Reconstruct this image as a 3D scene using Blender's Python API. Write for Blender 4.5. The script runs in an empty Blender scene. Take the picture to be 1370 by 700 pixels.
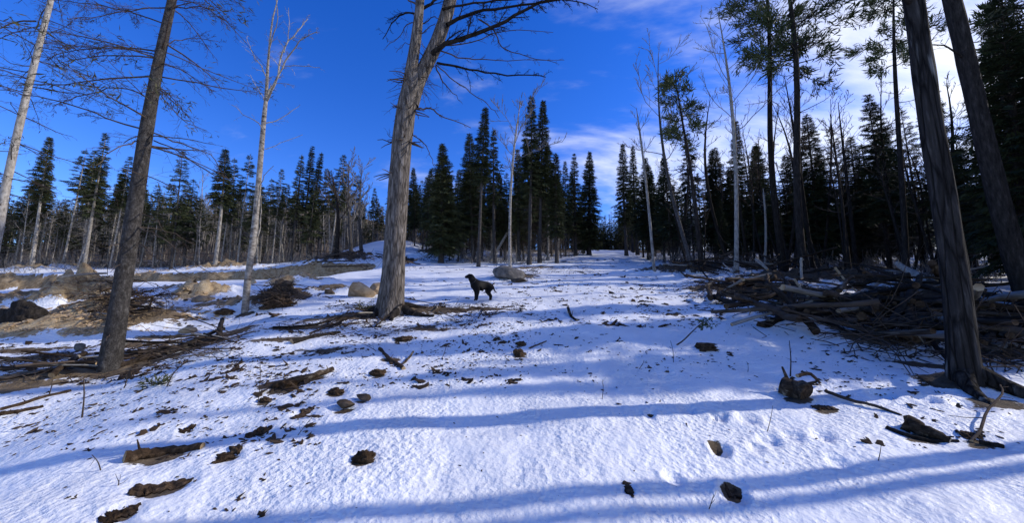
import bpy, math, random
import numpy as np
from mathutils import Vector, Matrix, Quaternion

# ------------------------------------------------------------------ camera, sky, sun, exposure
sc = bpy.context.scene
COL = sc.collection
FPX, PITCH, EYE = 500.0, math.radians(7.5), 1.6
CT, ST = math.cos(PITCH), math.sin(PITCH)
camd = bpy.data.cameras.new('camera'); cam = bpy.data.objects.new('camera', camd); COL.objects.link(cam)
camd.sensor_width = 36.0; camd.lens = 36.0 * FPX / 1370.0; camd.clip_start = 0.05; camd.clip_end = 3000
cam.rotation_euler = (math.pi / 2 + PITCH, 0, 0)
sc.camera = cam

SUN_AZ, SUN_EL = math.radians(82), math.radians(30)      # azimuth clockwise from the view direction
SDIR = Vector((math.sin(SUN_AZ) * math.cos(SUN_EL), math.cos(SUN_AZ) * math.cos(SUN_EL), math.sin(SUN_EL)))
sl = bpy.data.lights.new('sun', 'SUN'); sl.energy = 4.2; sl.angle = math.radians(0.5); sl.color = (1.0, 0.95, 0.88)
so = bpy.data.objects.new('sun', sl); COL.objects.link(so)
so.rotation_euler = SDIR.to_track_quat('Z', 'Y').to_euler()

world = bpy.data.worlds.new('World'); sc.world = world; world.use_nodes = True
wn = world.node_tree.nodes; wl = world.node_tree.links; wn.clear()
def N(nodes, t, **kw):
    n = nodes.new(t)
    for k, v in kw.items(): setattr(n, k, v)
    return n
w_out = N(wn, 'ShaderNodeOutputWorld'); w_bg = N(wn, 'ShaderNodeBackground'); w_bg.inputs[1].default_value = 0.15
sky = N(wn, 'ShaderNodeTexSky', sky_type='NISHITA'); sky.sun_disc = False
sky.sun_elevation = SUN_EL; sky.sun_rotation = SUN_AZ
sky.altitude = 1500; sky.air_density = 1.0; sky.dust_density = 0.2; sky.ozone_density = 3.0
hs = N(wn, 'ShaderNodeHueSaturation'); hs.inputs['Saturation'].default_value = 1.34; hs.inputs['Value'].default_value = 1.66
hs.inputs['Hue'].default_value = 0.523
wl.new(sky.outputs[0], hs.inputs['Color'])
# thin clouds, drifting in from the sunny side
tc = N(wn, 'ShaderNodeTexCoord'); sx = N(wn, 'ShaderNodeSeparateXYZ'); wl.new(tc.outputs['Generated'], sx.inputs[0])
zz = N(wn, 'ShaderNodeMath', operation='ADD'); zz.inputs[1].default_value = 0.22; wl.new(sx.outputs[2], zz.inputs[0])
zm = N(wn, 'ShaderNodeMath', operation='MAXIMUM'); zm.inputs[1].default_value = 0.05; wl.new(zz.outputs[0], zm.inputs[0])
dx = N(wn, 'ShaderNodeMath', operation='DIVIDE'); wl.new(sx.outputs[0], dx.inputs[0]); wl.new(zm.outputs[0], dx.inputs[1])
dy = N(wn, 'ShaderNodeMath', operation='DIVIDE'); wl.new(sx.outputs[1], dy.inputs[0]); wl.new(zm.outputs[0], dy.inputs[1])
cv = N(wn, 'ShaderNodeCombineXYZ'); wl.new(dx.outputs[0], cv.inputs[0]); wl.new(dy.outputs[0], cv.inputs[1])
mp = N(wn, 'ShaderNodeMapping'); mp.inputs['Rotation'].default_value = (0, 0, math.radians(-35)); mp.inputs['Location'].default_value = (1.3, 4.2, 0); mp.inputs['Scale'].default_value = (0.75, 1.5, 1)
wl.new(cv.outputs[0], mp.inputs[0])
n1 = N(wn, 'ShaderNodeTexNoise'); n1.inputs['Scale'].default_value = 1.25; n1.inputs['Detail'].default_value = 9; n1.inputs['Roughness'].default_value = 0.6
n1.inputs['Distortion'].default_value = 0.5
wl.new(mp.outputs[0], n1.inputs['Vector'])
n2 = N(wn, 'ShaderNodeTexNoise'); n2.inputs['Scale'].default_value = 9; n2.inputs['Detail'].default_value = 4
wl.new(mp.outputs[0], n2.inputs['Vector'])
# cover grows towards the side the clouds come from (plan coordinate of the cloud layer)
cov = N(wn, 'ShaderNodeMapRange'); cov.inputs['From Min'].default_value = -0.1; cov.inputs['From Max'].default_value = 1.25
cov.inputs['To Min'].default_value = -0.14; cov.inputs['To Max'].default_value = 0.2
wl.new(dx.outputs[0], cov.inputs['Value'])
a1 = N(wn, 'ShaderNodeMath', operation='ADD'); wl.new(n1.outputs[0], a1.inputs[0]); wl.new(cov.outputs[0], a1.inputs[1])
m2 = N(wn, 'ShaderNodeMath', operation='MULTIPLY_ADD'); wl.new(n2.outputs[0], m2.inputs[0]); m2.inputs[1].default_value = 0.22; wl.new(a1.outputs[0], m2.inputs[2])
cm = N(wn, 'ShaderNodeMapRange', interpolation_type='SMOOTHSTEP'); cm.inputs['From Min'].default_value = 0.53; cm.inputs['From Max'].default_value = 0.96
cm.inputs['To Max'].default_value = 0.93
wl.new(m2.outputs[0], cm.inputs['Value'])
mx = N(wn, 'ShaderNodeMixRGB'); mx.inputs[2].default_value = (7.8, 8.0, 8.3, 1)
hz = N(wn, 'ShaderNodeMapRange', interpolation_type='SMOOTHSTEP'); hz.inputs['From Min'].default_value = 0.0; hz.inputs['From Max'].default_value = 0.12; wl.new(sx.outputs[2], hz.inputs['Value'])
cz = N(wn, 'ShaderNodeMath', operation='MULTIPLY'); wl.new(cm.outputs[0], cz.inputs[0]); wl.new(hz.outputs[0], cz.inputs[1])
wl.new(cz.outputs[0], mx.inputs[0]); wl.new(hs.outputs[0], mx.inputs[1])
wl.new(mx.outputs[0], w_bg.inputs[0]); wl.new(w_bg.outputs[0], w_out.inputs[0])

sc.view_settings.view_transform = 'Standard'; sc.view_settings.look = 'None'
sc.view_settings.exposure = 0.05; sc.view_settings.gamma = 1.0
sc.cycles.max_bounces = 5; sc.cycles.diffuse_bounces = 3; sc.cycles.glossy_bounces = 2
sc.cycles.use_denoising = True

# ------------------------------------------------------------------ numeric helpers
def _hash(ix, iy, s):
    h = (ix.astype(np.int64) * 374761393 + iy.astype(np.int64) * 668265263 + s * 1442695041) & 0x7fffffff
    h = ((h ^ (h >> 13)) * 1274126177) & 0x7fffffff
    return ((h ^ (h >> 16)) & 0xffff) / 65535.0
def noise(x, y, s=0):
    x = np.asarray(x, float); y = np.asarray(y, float)
    ix = np.floor(x); iy = np.floor(y); fx = x - ix; fy = y - iy
    ux = fx * fx * fx * (fx * (fx * 6 - 15) + 10); uy = fy * fy * fy * (fy * (fy * 6 - 15) + 10)
    def g(a, b):
        t = _hash(ix + a, iy + b, s) * 2 * np.pi
        return np.cos(t) * (fx - a) + np.sin(t) * (fy - b)
    return (g(0, 0) * (1 - ux) + g(1, 0) * ux) * (1 - uy) + (g(0, 1) * (1 - ux) + g(1, 1) * ux) * uy
def fbm(x, y, octs, s=0, gain=0.5):
    v = 0; a = 1.0
    for k in range(octs):
        v = v + a * noise(x * 2 ** k, y * 2 ** k, s + 17 * k); a *= gain
    return v
def sstep(a, b, x):
    t = np.clip((x - a) / (b - a), 0, 1); return t * t * (3 - 2 * t)

def ray(px, py):
    u = (px - 685.0) / FPX; v = (350.0 - py) / FPX
    return np.array([u, CT - v * ST, ST + v * CT])

MOUNDS = []      # x, y, rx, ry, angle, height, bare, sand
PITS = []        # x, y, r, depth
def base_h(x, y):
    x = np.asarray(x, float); y = np.asarray(y, float)
    z = np.where(y < 55, 0.19 * y, 0.19 * 55 + 5 * np.log1p(np.maximum(y - 55, 0) * 0.19 / 5 * 0.55))
    z = np.where(y < -6, -1.14 + 0.08 * (y + 6), z)
    z = z + 36 * np.exp(-((x + 105) / 85) ** 2 - ((y - 190) / 70) ** 2)
    # dug-out bench on the left with a cut bank at its back
    wob = 0.8 * noise(x * 0.35, y * 0.0 + 3.3, 5) + 0.35 * noise(x * 1.1, y * 0 + 1.3, 6)
    yb = 23.2 + wob
    cut = sstep(14, 22.5, y) * (1 - sstep(yb, yb + 0.9, y)) * sstep(-7.5, -10.5, x) * (1 - sstep(-34, -44, x))
    z = z - 1.05 * cut
    z = z + 1.7 * np.exp(-((x + 13) / 5) ** 2 - ((y - 40) / 7) ** 2)
    # ground a little lower towards the far left
    z = z - 0.7 * sstep(-9, -25, x) * sstep(6, 20, y)
    # small drop beyond the snowy shoulder on the left
    e = (x + 3.9) + 0.30 * (y - 6.0)
    z = z - 0.30 * sstep(0.0, -2.0, e) * sstep(13, 7, y)
    return z
def H(x, y, fine=True):
    x = np.asarray(x, float); y = np.asarray(y, float)
    z = np.array(base_h(x, y), float)
    r = np.hypot(x, y)
    z = z + 0.16 * fbm(x * 0.16, y * 0.16, 3, 11) + 0.028 * fbm(x * 0.8 + 5, y * 0.8, 2, 12)
    for (mx_, my_, rx, ry, an, h, b, s) in MOUNDS:
        if h == 0: continue
        c, n_ = math.cos(an), math.sin(an)
        a = ((x - mx_) * c + (y - my_) * n_) / rx; bb = (-(x - mx_) * n_ + (y - my_) * c) / ry
        q = a * a + bb * bb
        k = q < 5
        if k.any(): z[k] += h * (np.exp(-q[k] * 1.3) - .0015) * (1 + 0.9 * fbm(x[k] * 1.7 + mx_, y[k] * 1.7, 4, 31, 0.6))
    for (a, b, rr, d) in PITS:
        q = ((x - a) ** 2 + (y - b) ** 2) / (rr * rr)
        z = z - d * np.exp(-q * q) + 0.22 * d * np.exp(-(np.sqrt(q) - 1.45) ** 2 * 5)
    if fine:
        w = 1 - sstep(12, 30, r)
        z = z + w * (0.016 * fbm(x * 3.1, y * 3.1, 2, 21) + 0.0085 * fbm(x * 9.5, y * 9.5, 2, 22))
    return z
def h1(x, y): return float(H(np.array([x]), np.array([y]))[0])
Z0 = None
def campos():
    return np.array([0, 0, Z0 + EYE])
def wid(w, p): return w * p[1] / FPX / math.sqrt(1 + (p[0] / p[1]) ** 2)      # metres across for a width in pixels
TT = np.concatenate([np.linspace(0.8, 12, 900), np.linspace(12.02, 140, 1600)])
def hit(px, py):
    """ground point under a photo pixel"""
    d = ray(px, py); C = campos()
    P = C[None] + TT[:, None] * d[None]
    below = P[:, 2] < H(P[:, 0], P[:, 1])
    k = int(np.argmax(below)) if below.any() else len(TT) - 1
    p = P[k].copy(); p[2] = h1(p[0], p[1])
    return p
def at(px, py, Y):
    d = ray(px, py); return campos() + d * (Y / d[1])
def topix(p):
    q = np.asarray(p) - campos()
    f = q[1] * CT + q[2] * ST; v = -q[1] * ST + q[2] * CT
    return 685 + FPX * q[0] / f, 350 - FPX * v / f
Z0 = h1(0, 0)

# soil banks, heaps and bare patches, placed where they stand on the ground
def mound(px, py, rx, ry, an, h, bare=1.0, sand=0.5):
    p = hit(px, py); return (p[0], p[1], rx, ry, math.radians(an), h, bare, sand)
_m = [mound(*a) for a in [
    (92, 414, 1.0, 0.75, 12, 0.85, 1.15, 1.0), (40, 436, 1.6, 0.7, 10, 0.10, 1.05, 1.0), (150, 425, 1.1, 0.8, 0, 0.40, 1.0, 0.25), (70, 442, 1.5, .55, 5, .08, 1.1, 1.0), (15, 448, 1.3, .5, 5, .05, 1.0, 1.0), (120, 448, .9, .35, 5, .03, .85, .8),
    (190, 437, 1.0, 0.6, 30, 0.16, 0.95, 0.3), (240, 425, 0.8, 0.35, 10, 0.12, 0.65, 0.6), (5, 415, 0.8, 0.6, 20, 0.35, 1.0, 0.4),
    (268, 402, 1.0, 0.8, 0, 0.35, 0.9, 1.0), (300, 414, 0.9, 0.5, 0, 0.2, 0.85, 0.5), (372, 408, 0.8, 0.6, 0, 0.42, 1.1, 0.1),
    (305, 398, 0.7, 0.4, 0, 0.2, 0.65, 0.9), (432, 392, 1.3, 0.5, 15, 0.25, 0.9, 0.35), (375, 384, 1.0, 0.5, 0, 0.2, 0.8, 0.7), (408, 380, 1.4, 0.6, 0, 0.3, 0.75, 0.9),
    (238, 392, 0.9, 0.5, 0, 0.2, 0.6, 0.8), (40, 362, 2.2, 0.7, 0, 0.5, 0.85, 0.8), (92, 359, 1.4, 0.8, 0, 0.7, 0.95, 1.0), (15, 372, 1.6, 0.5, 0, 0.2, 0.7, 0.7),
    (300, 360, 3.0, 1.2, 0, 0.5, 1.0, 0.55), (200, 366, 2, 0.4, 0, 0.1, 0.8, 0.7), (450, 352, 3.0, 1.5, 0, 0.6, 0.95, 0.1), (485, 350, 2, 1.2, 0, 0.5, 0.95, 0.1), (540, 352, 1.8, .8, 0, 0.35, 0.9, 0.1),
    (585, 343, 2.6, 1.3, 0, 0.7, 0.95, 0.1), (625, 340, 3, 1.3, 0, 0.7, 0.9, 0.1),
    (688, 372, 1.3, 0.8, 0, 0.18, 0.85, 0.35), (720, 360, 2.5, 0.5, 15, 0.12, 0.8, 0.2), (760, 352, 3, 0.5, 15, 0.1, 0.75, 0.2),
    (535, 420, 1.1, 0.55, 0, 0.12, 1.05, 0.1), (585, 418, 1.2, 0.5, 0, 0.03, 0.85, 0.1), (470, 427, 1.1, 0.35, 20, 0.05, 0.9, 0.15), (420, 440, 1.3, 0.25, 20, 0.03, 0.8, 0.1), (390, 455, .9, 0.22, 20, 0.02, 0.75, 0.1),
    (640, 415, 1.2, 0.4, 0, 0, 0.72, 0.1), (560, 440, 1.6, 0.5, 15, 0, 0.6, 0.1), (700, 420, 2.2, 0.6, 0, 0, 0.5, 0.1), (790, 400, 2.5, 0.9, 0, 0, 0.5, 0.1), (880, 400, 2.0, 0.8, 0, 0, 0.5, .1),
    (150, 495, 1.0, 0.35, 25, 0.04, 1.0, 0.2), (60, 505, 1.3, 0.3, 20, 0.04, 0.95, 0.3), (20, 520, 0.9, 0.25, 20, 0.0, 0.85, 0.3), (230, 472, 1.4, 0.22, 22, 0.06, 1.0, 0.1), (285, 458, 0.9, 0.2, 22, 0.06, 1.0, 0.1), (310, 445, .8, .2, 20, .02, .8, .1),
    (60, 478, 1.3, 0.3, 8, 0, 0.8, 0.2), (20, 470, 1.3, 0.25, 8, 0, 0.8, 0.2), (190, 462, 0.8, 0.3, 8, 0, 0.75, 0.3), (215, 452, 1.0, 0.25, 10, 0, 0.72, 0.3),
    (380, 515, 0.38, 0.16, 20, 0.03, 0.95, 0.05), (330, 520, 0.6, 0.25, 0, 0, 0.55, 0.05), (440, 470, 1.1, 0.4, 10, 0, 0.6, 0.05), (300, 540, .5, .2, 10, 0, .5, .05), (420, 500, .8, .3, 10, 0, .45, .05),
    (1290, 518, 0.55, 0.30, -10, 0.10, 1.05, 0.05), (1330, 540, 0.4, 0.2, 0, 0, 0.8, 0.05), (1240, 490, 0.6, 0.18, -30, 0, 0.85, 0.05),
    (1100, 425, 1.6, 1.0, -10, 0.28, 1.1, 0.05), (1190, 415, 1.8, 1.2, -10, 0.30, 1.1, 0.05), (1290, 430, 1.6, 1.2, -10, 0.25, 1.1, 0.05), (1040, 400, 2.0, 1.0, 0, 0.2, 1.05, 0.05), (985, 390, 2.0, 0.8, 0, 0.18, 1.0, 0.05), (1200, 460, 0.9, 0.45, -25, 0.1, 0.95, 0.05), (1345, 480, 0.9, 0.5, -20, 0.1, 0.8, 0.05),
    (940, 367, 3.5, 1.2, 0, 0.35, 1.0, 0.05), (1010, 368, 3, 1.2, 0, 0.4, 1.0, 0.05), (1100, 378, 4, 1.5, 0, 0.4, 0.95, 0.05), (945, 462, 0.17, 0.09, 0, 0.04, 1.1, 0.1),
]]
MOUNDS += _m
for (px, py, r, d) in [(963, 603, .07, .075), (962, 558, .065, .06), (1000, 560, .08, .04), (870, 556, .05, .03), (1030, 590, .08, .035), (982, 662, .075, .06), (920, 548, .07, .03),
                       (1010, 600, .06, .03), (900, 640, .06, .03), (1060, 585, .07, .03), (1100, 585, .08, .04), (1180, 530, .1, .05), (1240, 535, .1, .05), (1300, 545, .12, .05), (1120, 620, .07, .03)]:
    p = hit(px, py); PITS.append((p[0], p[1], r, d))
for (px, py, r) in [(958, 605, .045), (955, 560, .035), (978, 664, .05), (870, 559, .03)]:
    p = hit(px, py); MOUNDS.append((p[0], p[1], r * 1.5, r, 0, 0, 1.15, 0.1))
for (px, py, w) in [(461, 549, 30), (484, 536, 22), (486, 616, 34), (380, 520, 46), (448, 527, 28), (505, 502, 28), (354, 538, 24), (695, 476, 22), (697, 462, 17), (540, 455, 32), (215, 612, 60), (215, 655, 56), (304, 611, 30), (346, 580, 28), (160, 690, 40), (415, 505, 44),
                    (406, 555, 24), (252, 575, 20), (1065, 533, 44), (1104, 547, 34), (1240, 587, 60), (1310, 592, 44), (520, 481, 34), (841, 657, 14), (147, 497, 60), (328, 420, 30)]:
    p = hit(px, py); r = w * p[1] / FPX / 2; MOUNDS.append((p[0], p[1], r * 1.25, r * .75, .2, 0, .80, 0.1)); PITS.append((p[0], p[1], r * 1.1, .02))
cam.location = tuple(campos())

# ------------------------------------------------------------------ mesh building
def crs(a, b):
    return np.stack([a[..., 1] * b[..., 2] - a[..., 2] * b[..., 1], a[..., 2] * b[..., 0] - a[..., 0] * b[..., 2], a[..., 0] * b[..., 1] - a[..., 1] * b[..., 0]], -1)
class MB:
    def __init__(s): s.v = []; s.q = []; s.t = []; s.qm = []; s.tm = []; s.n = 0
    def add(s, v, q=None, t=None, m=0):
        v = np.asarray(v, float).reshape(-1, 3)
        if q is not None and len(q): q = np.asarray(q, int).reshape(-1, 4) + s.n; s.q.append(q); s.qm.append(np.full(len(q), m))
        if t is not None and len(t): t = np.asarray(t, int).reshape(-1, 3) + s.n; s.t.append(t); s.tm.append(np.full(len(t), m))
        s.v.append(v); s.n += len(v)
    def tube(s, P, R, k=4, m=0, cap=None, rough=None):
        P = np.asarray(P, float); R = np.asarray(R, float); n = len(P)
        T = np.concatenate([P[1:2] - P[:1], P[2:] - P[:-2], P[-1:] - P[-2:-1]]); T = T / (np.sqrt((T * T).sum(1))[:, None] + 1e-9)
        ref = np.array([0, 0, 1.0]) if abs(T[:, 2]).mean() < 0.8 else np.array([1.0, 0, 0])
        A = crs(T, ref); A = A / (np.sqrt((A * A).sum(1))[:, None] + 1e-9); B = crs(T, A)
        an = np.arange(k) * 2 * np.pi / k
        RR = R[:, None] * np.ones(k)[None]
        if rough is not None: RR = RR * rough
        V = P[:, None] + RR[..., None] * (np.cos(an)[None, :, None] * A[:, None] + np.sin(an)[None, :, None] * B[:, None])
        i = np.arange(n - 1)[:, None] * k; j = np.arange(k)[None]; j2 = (j + 1) % k
        Q = np.stack([i + j, i + j2, i + k + j2, i + k + j], -1).reshape(-1, 4)
        s.add(V.reshape(-1, 3), q=Q, m=m)
        if cap is not None:
            for e, rv in ((0, True), (n - 1, False)):
                c = np.vstack([V[e], P[e][None]])
                tr = [(a, (a + 1) % k, k) for a in range(k)]
                if rv: tr = [(b, a, c_) for a, b, c_ in tr]
                s.add(c, t=tr, m=cap)
    def kites(s, base, tip, wid, nrm, m=0, shape=0.45):
        """many flat leaf shapes: base, tip (n,3), half width (n,), normal (n,3)"""
        d = tip - base
        sd = crs(d, nrm); sd /= np.linalg.norm(sd, axis=1)[:, None] + 1e-9
        mid = base + d * shape; w = np.asarray(wid)[:, None]
        n = len(base); V = np.stack([base, mid - sd * w, tip, mid + sd * w], 1).reshape(-1, 3)
        s.add(V, q=np.arange(4 * n).reshape(-1, 4), m=m)
    def verts(s): return np.concatenate(s.v) if s.v else np.zeros((0, 3))
    def mesh(s, name, mats, smooth=True, shift=None):
        V = s.verts()
        if shift is not None: V = V - np.asarray(shift)
        me = bpy.data.meshes.new(name)
        Q = np.concatenate(s.q) if s.q else np.zeros((0, 4), int); T = np.concatenate(s.t) if s.t else np.zeros((0, 3), int)
        loops = np.concatenate([Q.ravel(), T.ravel()]); tot = np.concatenate([np.full(len(Q), 4), np.full(len(T), 3)])
        st = np.concatenate([[0], np.cumsum(tot)[:-1]]) if len(tot) else tot
        me.vertices.add(len(V)); me.vertices.foreach_set('co', V.ravel())
        me.loops.add(len(loops)); me.loops.foreach_set('vertex_index', loops.astype(np.int32))
        me.polygons.add(len(tot)); me.polygons.foreach_set('loop_start', st.astype(np.int32)); me.polygons.foreach_set('loop_total', tot.astype(np.int32))
        mi = np.concatenate([np.concatenate(s.qm) if s.qm else np.zeros(0), np.concatenate(s.tm) if s.tm else np.zeros(0)]).astype(np.int32)
        me.polygons.foreach_set('material_index', mi)
        me.polygons.foreach_set('use_smooth', np.full(len(tot), smooth))
        for m in mats: me.materials.append(m)
        me.update(calc_edges=True); me.validate()
        return me
def obj(name, me, parent=None, loc=None):
    o = bpy.data.objects.new(name, me); COL.objects.link(o)
    if name in ('crown', 'dead_branches', 'branches', 'needles', 'upper_limbs', 'stems'): o['kind'] = 'stuff'
    if loc is not None: o.location = tuple(loc)
    if parent is not None: o.parent = parent
    return o
def tag(o, label=None, cat=None, group=None, kind=None):
    if label: o['label'] = label
    if cat: o['category'] = cat
    if group: o['group'] = group
    if kind: o['kind'] = kind
    return o
def empty(name, loc, rot=None):
    o = bpy.data.objects.new(name, None); COL.objects.link(o); o.location = tuple(loc); o.empty_display_size = 0.2
    if rot is not None: o.rotation_mode = 'QUATERNION'; o.rotation_quaternion = rot
    return o

# ------------------------------------------------------------------ materials
def mat(name):
    m = bpy.data.materials.new(name); m.use_nodes = True
    return m, m.node_tree.nodes, m.node_tree.links, m.node_tree.nodes['Principled BSDF']
def ramp(nodes, stops):
    r = nodes.new('ShaderNodeValToRGB'); e = r.color_ramp.elements
    while len(e) < len(stops): e.new(0.5)
    for k, (p, c) in enumerate(stops): e[k].position = p; e[k].color = (*c, 1)
    return r
def bark(name, stops, sc_=(9, 9, 1.6), scale=3.0, bump=0.6, rough=0.9, dist=0.02, coord='Object', vary=0.25, patches=None, cracks=None):
    m, n, l, b = mat(name)
    t = n.new('ShaderNodeTexCoord'); mpn = n.new('ShaderNodeMapping'); mpn.inputs['Scale'].default_value = sc_; l.new(t.outputs[coord], mpn.inputs[0])
    a = n.new('ShaderNodeTexNoise'); a.inputs['Scale'].default_value = scale; a.inputs['Detail'].default_value = 8; a.inputs['Roughness'].default_value = 0.65; l.new(mpn.outputs[0], a.inputs['Vector'])
    r = ramp(n, stops); l.new(a.outputs[0], r.inputs[0])
    oi = n.new('ShaderNodeObjectInfo'); mr = n.new('ShaderNodeMapRange'); mr.inputs['To Min'].default_value = 1 - vary; mr.inputs['To Max'].default_value = 1 + vary; l.new(oi.outputs['Random'], mr.inputs['Value'])
    mul = n.new('ShaderNodeMixRGB'); mul.blend_type = 'MULTIPLY'; mul.inputs[0].default_value = 1; l.new(r.outputs[0], mul.inputs[1]); l.new(mr.outputs[0], mul.inputs[2])
    last = mul.outputs[0]
    if patches:
        a2 = n.new('ShaderNodeTexNoise'); a2.inputs['Scale'].default_value = patches[0]; a2.inputs['Detail'].default_value = 6; l.new(mpn.outputs[0], a2.inputs['Vector'])
        r2 = ramp(n, [(patches[2], (0, 0, 0)), (patches[2] + 0.08, (1, 1, 1))]); l.new(a2.outputs[0], r2.inputs[0])
        mm = n.new('ShaderNodeMixRGB'); l.new(r2.outputs[0], mm.inputs[0]); l.new(last, mm.inputs[1]); mm.inputs[2].default_value = (*patches[1], 1); last = mm.outputs[0]
    hgt = a.outputs[0]
    if cracks:
        ds = n.new('ShaderNodeMixRGB'); ds.inputs[0].default_value = .22; l.new(mpn.outputs[0], ds.inputs[1]); l.new(a.outputs['Color'], ds.inputs[2])
        v = n.new('ShaderNodeTexVoronoi'); v.feature = 'DISTANCE_TO_EDGE'; v.inputs['Scale'].default_value = cracks[0]; l.new(ds.outputs[0], v.inputs['Vector'])
        vr = ramp(n, [(0.0, (cracks[1],) * 3), (cracks[2], (1, 1, 1))]); l.new(v.outputs['Distance'], vr.inputs[0])
        mc = n.new('ShaderNodeMixRGB'); mc.blend_type = 'MULTIPLY'; mc.inputs[0].default_value = 1; l.new(last, mc.inputs[1]); l.new(vr.outputs[0], mc.inputs[2]); last = mc.outputs[0]
        hh = n.new('ShaderNodeMath'); hh.operation = 'MULTIPLY_ADD'; l.new(vr.outputs[0], hh.inputs[0]); hh.inputs[1].default_value = .8; l.new(a.outputs[0], hh.inputs[2]); hgt = hh.outputs[0]
    l.new(last, b.inputs['Base Color']); b.inputs['Roughness'].default_value = rough; b.inputs['Specular IOR Level'].default_value = 0.04
    bp = n.new('ShaderNodeBump'); bp.inputs['Strength'].default_value = bump; bp.inputs['Distance'].default_value = dist; l.new(hgt, bp.inputs['Height']); l.new(bp.outputs[0], b.inputs['Normal'])
    return m
M = {}
M['pine_bark'] = bark('pine_bark', [(0.3, (.045, .038, .032)), (0.5, (.15, .128, .11)), (0.7, (.31, .275, .245))], (7, 7, 1.3), 2.6, 1.0, dist=.03, cracks=(2.8, .55, .14))
M['spruce_bark'] = bark('spruce_bark', [(0.3, (.026, .023, .021)), (0.55, (.072, .065, .060)), (0.75, (.16, .15, .14))], (6, 6, 3), 3.5, 0.9, cracks=(9, .72, .10), patches=(1.3, (.03, .026, .022), .66))
M['maple_bark'] = bark('maple_bark', [(0.3, (.010, .009, .008)), (0.55, (.036, .032, .029)), (0.8, (.10, .09, .082))], (10, 10, 1.0), 2.2, 1.0, cracks=(1.6, .35, .12), patches=(.9, (.20, .19, .175), .60))
M['pale_bark'] = bark('pale_bark', [(0.3, (.10, .085, .07)), (0.5, (.26, .235, .205)), (0.75, (.44, .41, .37))], (5, 5, 2), 3, 0.5)
M['birch_bark'] = bark('birch_bark', [(0.32, (.05, .04, .035)), (0.45, (.25, .22, .19)), (0.7, (.52, .49, .45))], (3, 3, 6), 3, 0.4)
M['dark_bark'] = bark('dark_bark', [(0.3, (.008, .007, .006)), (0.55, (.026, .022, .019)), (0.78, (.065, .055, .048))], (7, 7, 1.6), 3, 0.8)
M['twig'] = bark('twig', [(0.3, (.035, .025, .018)), (0.6, (.085, .064, .05)), (0.8, (.17, .145, .12))], (2, 2, 2), 3, 0.2)
M['grey_twig'] = bark('grey_twig', [(0.3, (.10, .085, .075)), (0.6, (.22, .2, .18)), (0.8, (.36, .34, .31))], (2, 2, 2), 3, 0.2)
M['log_bark'] = bark('log_bark', [(0.3, (.012, .008, .006)), (0.5, (.042, .030, .021)), (0.75, (.13, .10, .075))], (1.5, 8, 8), 2.5, 0.8, patches=(1, (.30, .25, .18), .62), vary=.4)
M['cut_wood'] = bark('cut_wood', [(0.3, (.22, .14, .07)), (0.6, (.40, .29, .17)), (0.8, (.52, .40, .26))], (4, 4, 4), 4, 0.3)
M['grey_wood'] = bark('grey_wood', [(0.3, (.11, .095, .08)), (0.55, (.27, .245, .21)), (0.8, (.45, .42, .37))], (1.2, 9, 9), 3, 0.5, vary=.3)
M['litter'] = bark('litter', [(0.3, (.022, .015, .010)), (0.55, (.055, .038, .026)), (0.8, (.13, .09, .06))], (3, 3, 3), 6, 0.8, coord='Generated')
M['rot_bark'] = bark('rot_bark', [(0.3, (.018, .012, .008)), (0.52, (.065, .042, .026)), (0.78, (.16, .11, .07))], (6, 6, 6), 4, 1.0, dist=.03)
def stone(name, stops):
    return bark(name, stops, (1, 1, 1), 5, 0.7, 0.85, .04, vary=.12)
M['tan_stone'] = stone('tan_stone', [(0.3, (.19, .13, .075)), (0.55, (.42, .30, .18)), (0.78, (.56, .44, .30))])
M['grey_stone'] = stone('grey_stone', [(0.3, (.05, .045, .042)), (0.55, (.14, .13, .12)), (0.78, (.26, .245, .225))])
M['brown_stone'] = stone('brown_stone', [(0.3, (.035, .025, .017)), (0.55, (.09, .067, .047)), (0.78, (.19, .145, .105))])

def needle_mat(name, c0, c1, c2):
    m, n, l, b = mat(name)
    g = n.new('ShaderNodeNewGeometry'); a = n.new('ShaderNodeTexNoise'); a.inputs['Scale'].default_value = 1.4; a.inputs['Detail'].default_value = 6; a.inputs['Roughness'].default_value = .75
    l.new(g.outputs['Position'], a.inputs['Vector'])
    oi = n.new('ShaderNodeObjectInfo'); ad = n.new('ShaderNodeMath'); ad.operation = 'MULTIPLY_ADD'; l.new(oi.outputs['Random'], ad.inputs[0]); ad.inputs[1].default_value = .22; l.new(a.outputs[0], ad.inputs[2])
    r = ramp(n, [(0.4, c0), (0.62, c1), (0.85, c2)]); l.new(ad.outputs[0], r.inputs[0]); l.new(r.outputs[0], b.inputs['Base Color'])
    b.inputs['Roughness'].default_value = 0.7; b.inputs['Specular IOR Level'].default_value = 0.12
    return m
M['spruce_needles'] = needle_mat('spruce_needles', (.024, .032, .015), (.058, .068, .030), (.12, .12, .055))
M['pine_needles'] = needle_mat('pine_needles', (.022, .035, .015), (.055, .07, .028), (.11, .12, .05))
M['dry_needles'] = needle_mat('dry_needles', (.03, .032, .018), (.06, .06, .03), (.11, .10, .05))
M['shaded_needles'] = needle_mat('shaded_needles', (.010, .016, .008), (.024, .034, .016), (.05, .058, .026))  # needle colour darkened to put the right-hand woods' shade into the crowns
M['fir_needles'] = needle_mat('fir_needles', (.02, .035, .015), (.04, .06, .025), (.07, .09, .04))

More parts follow.
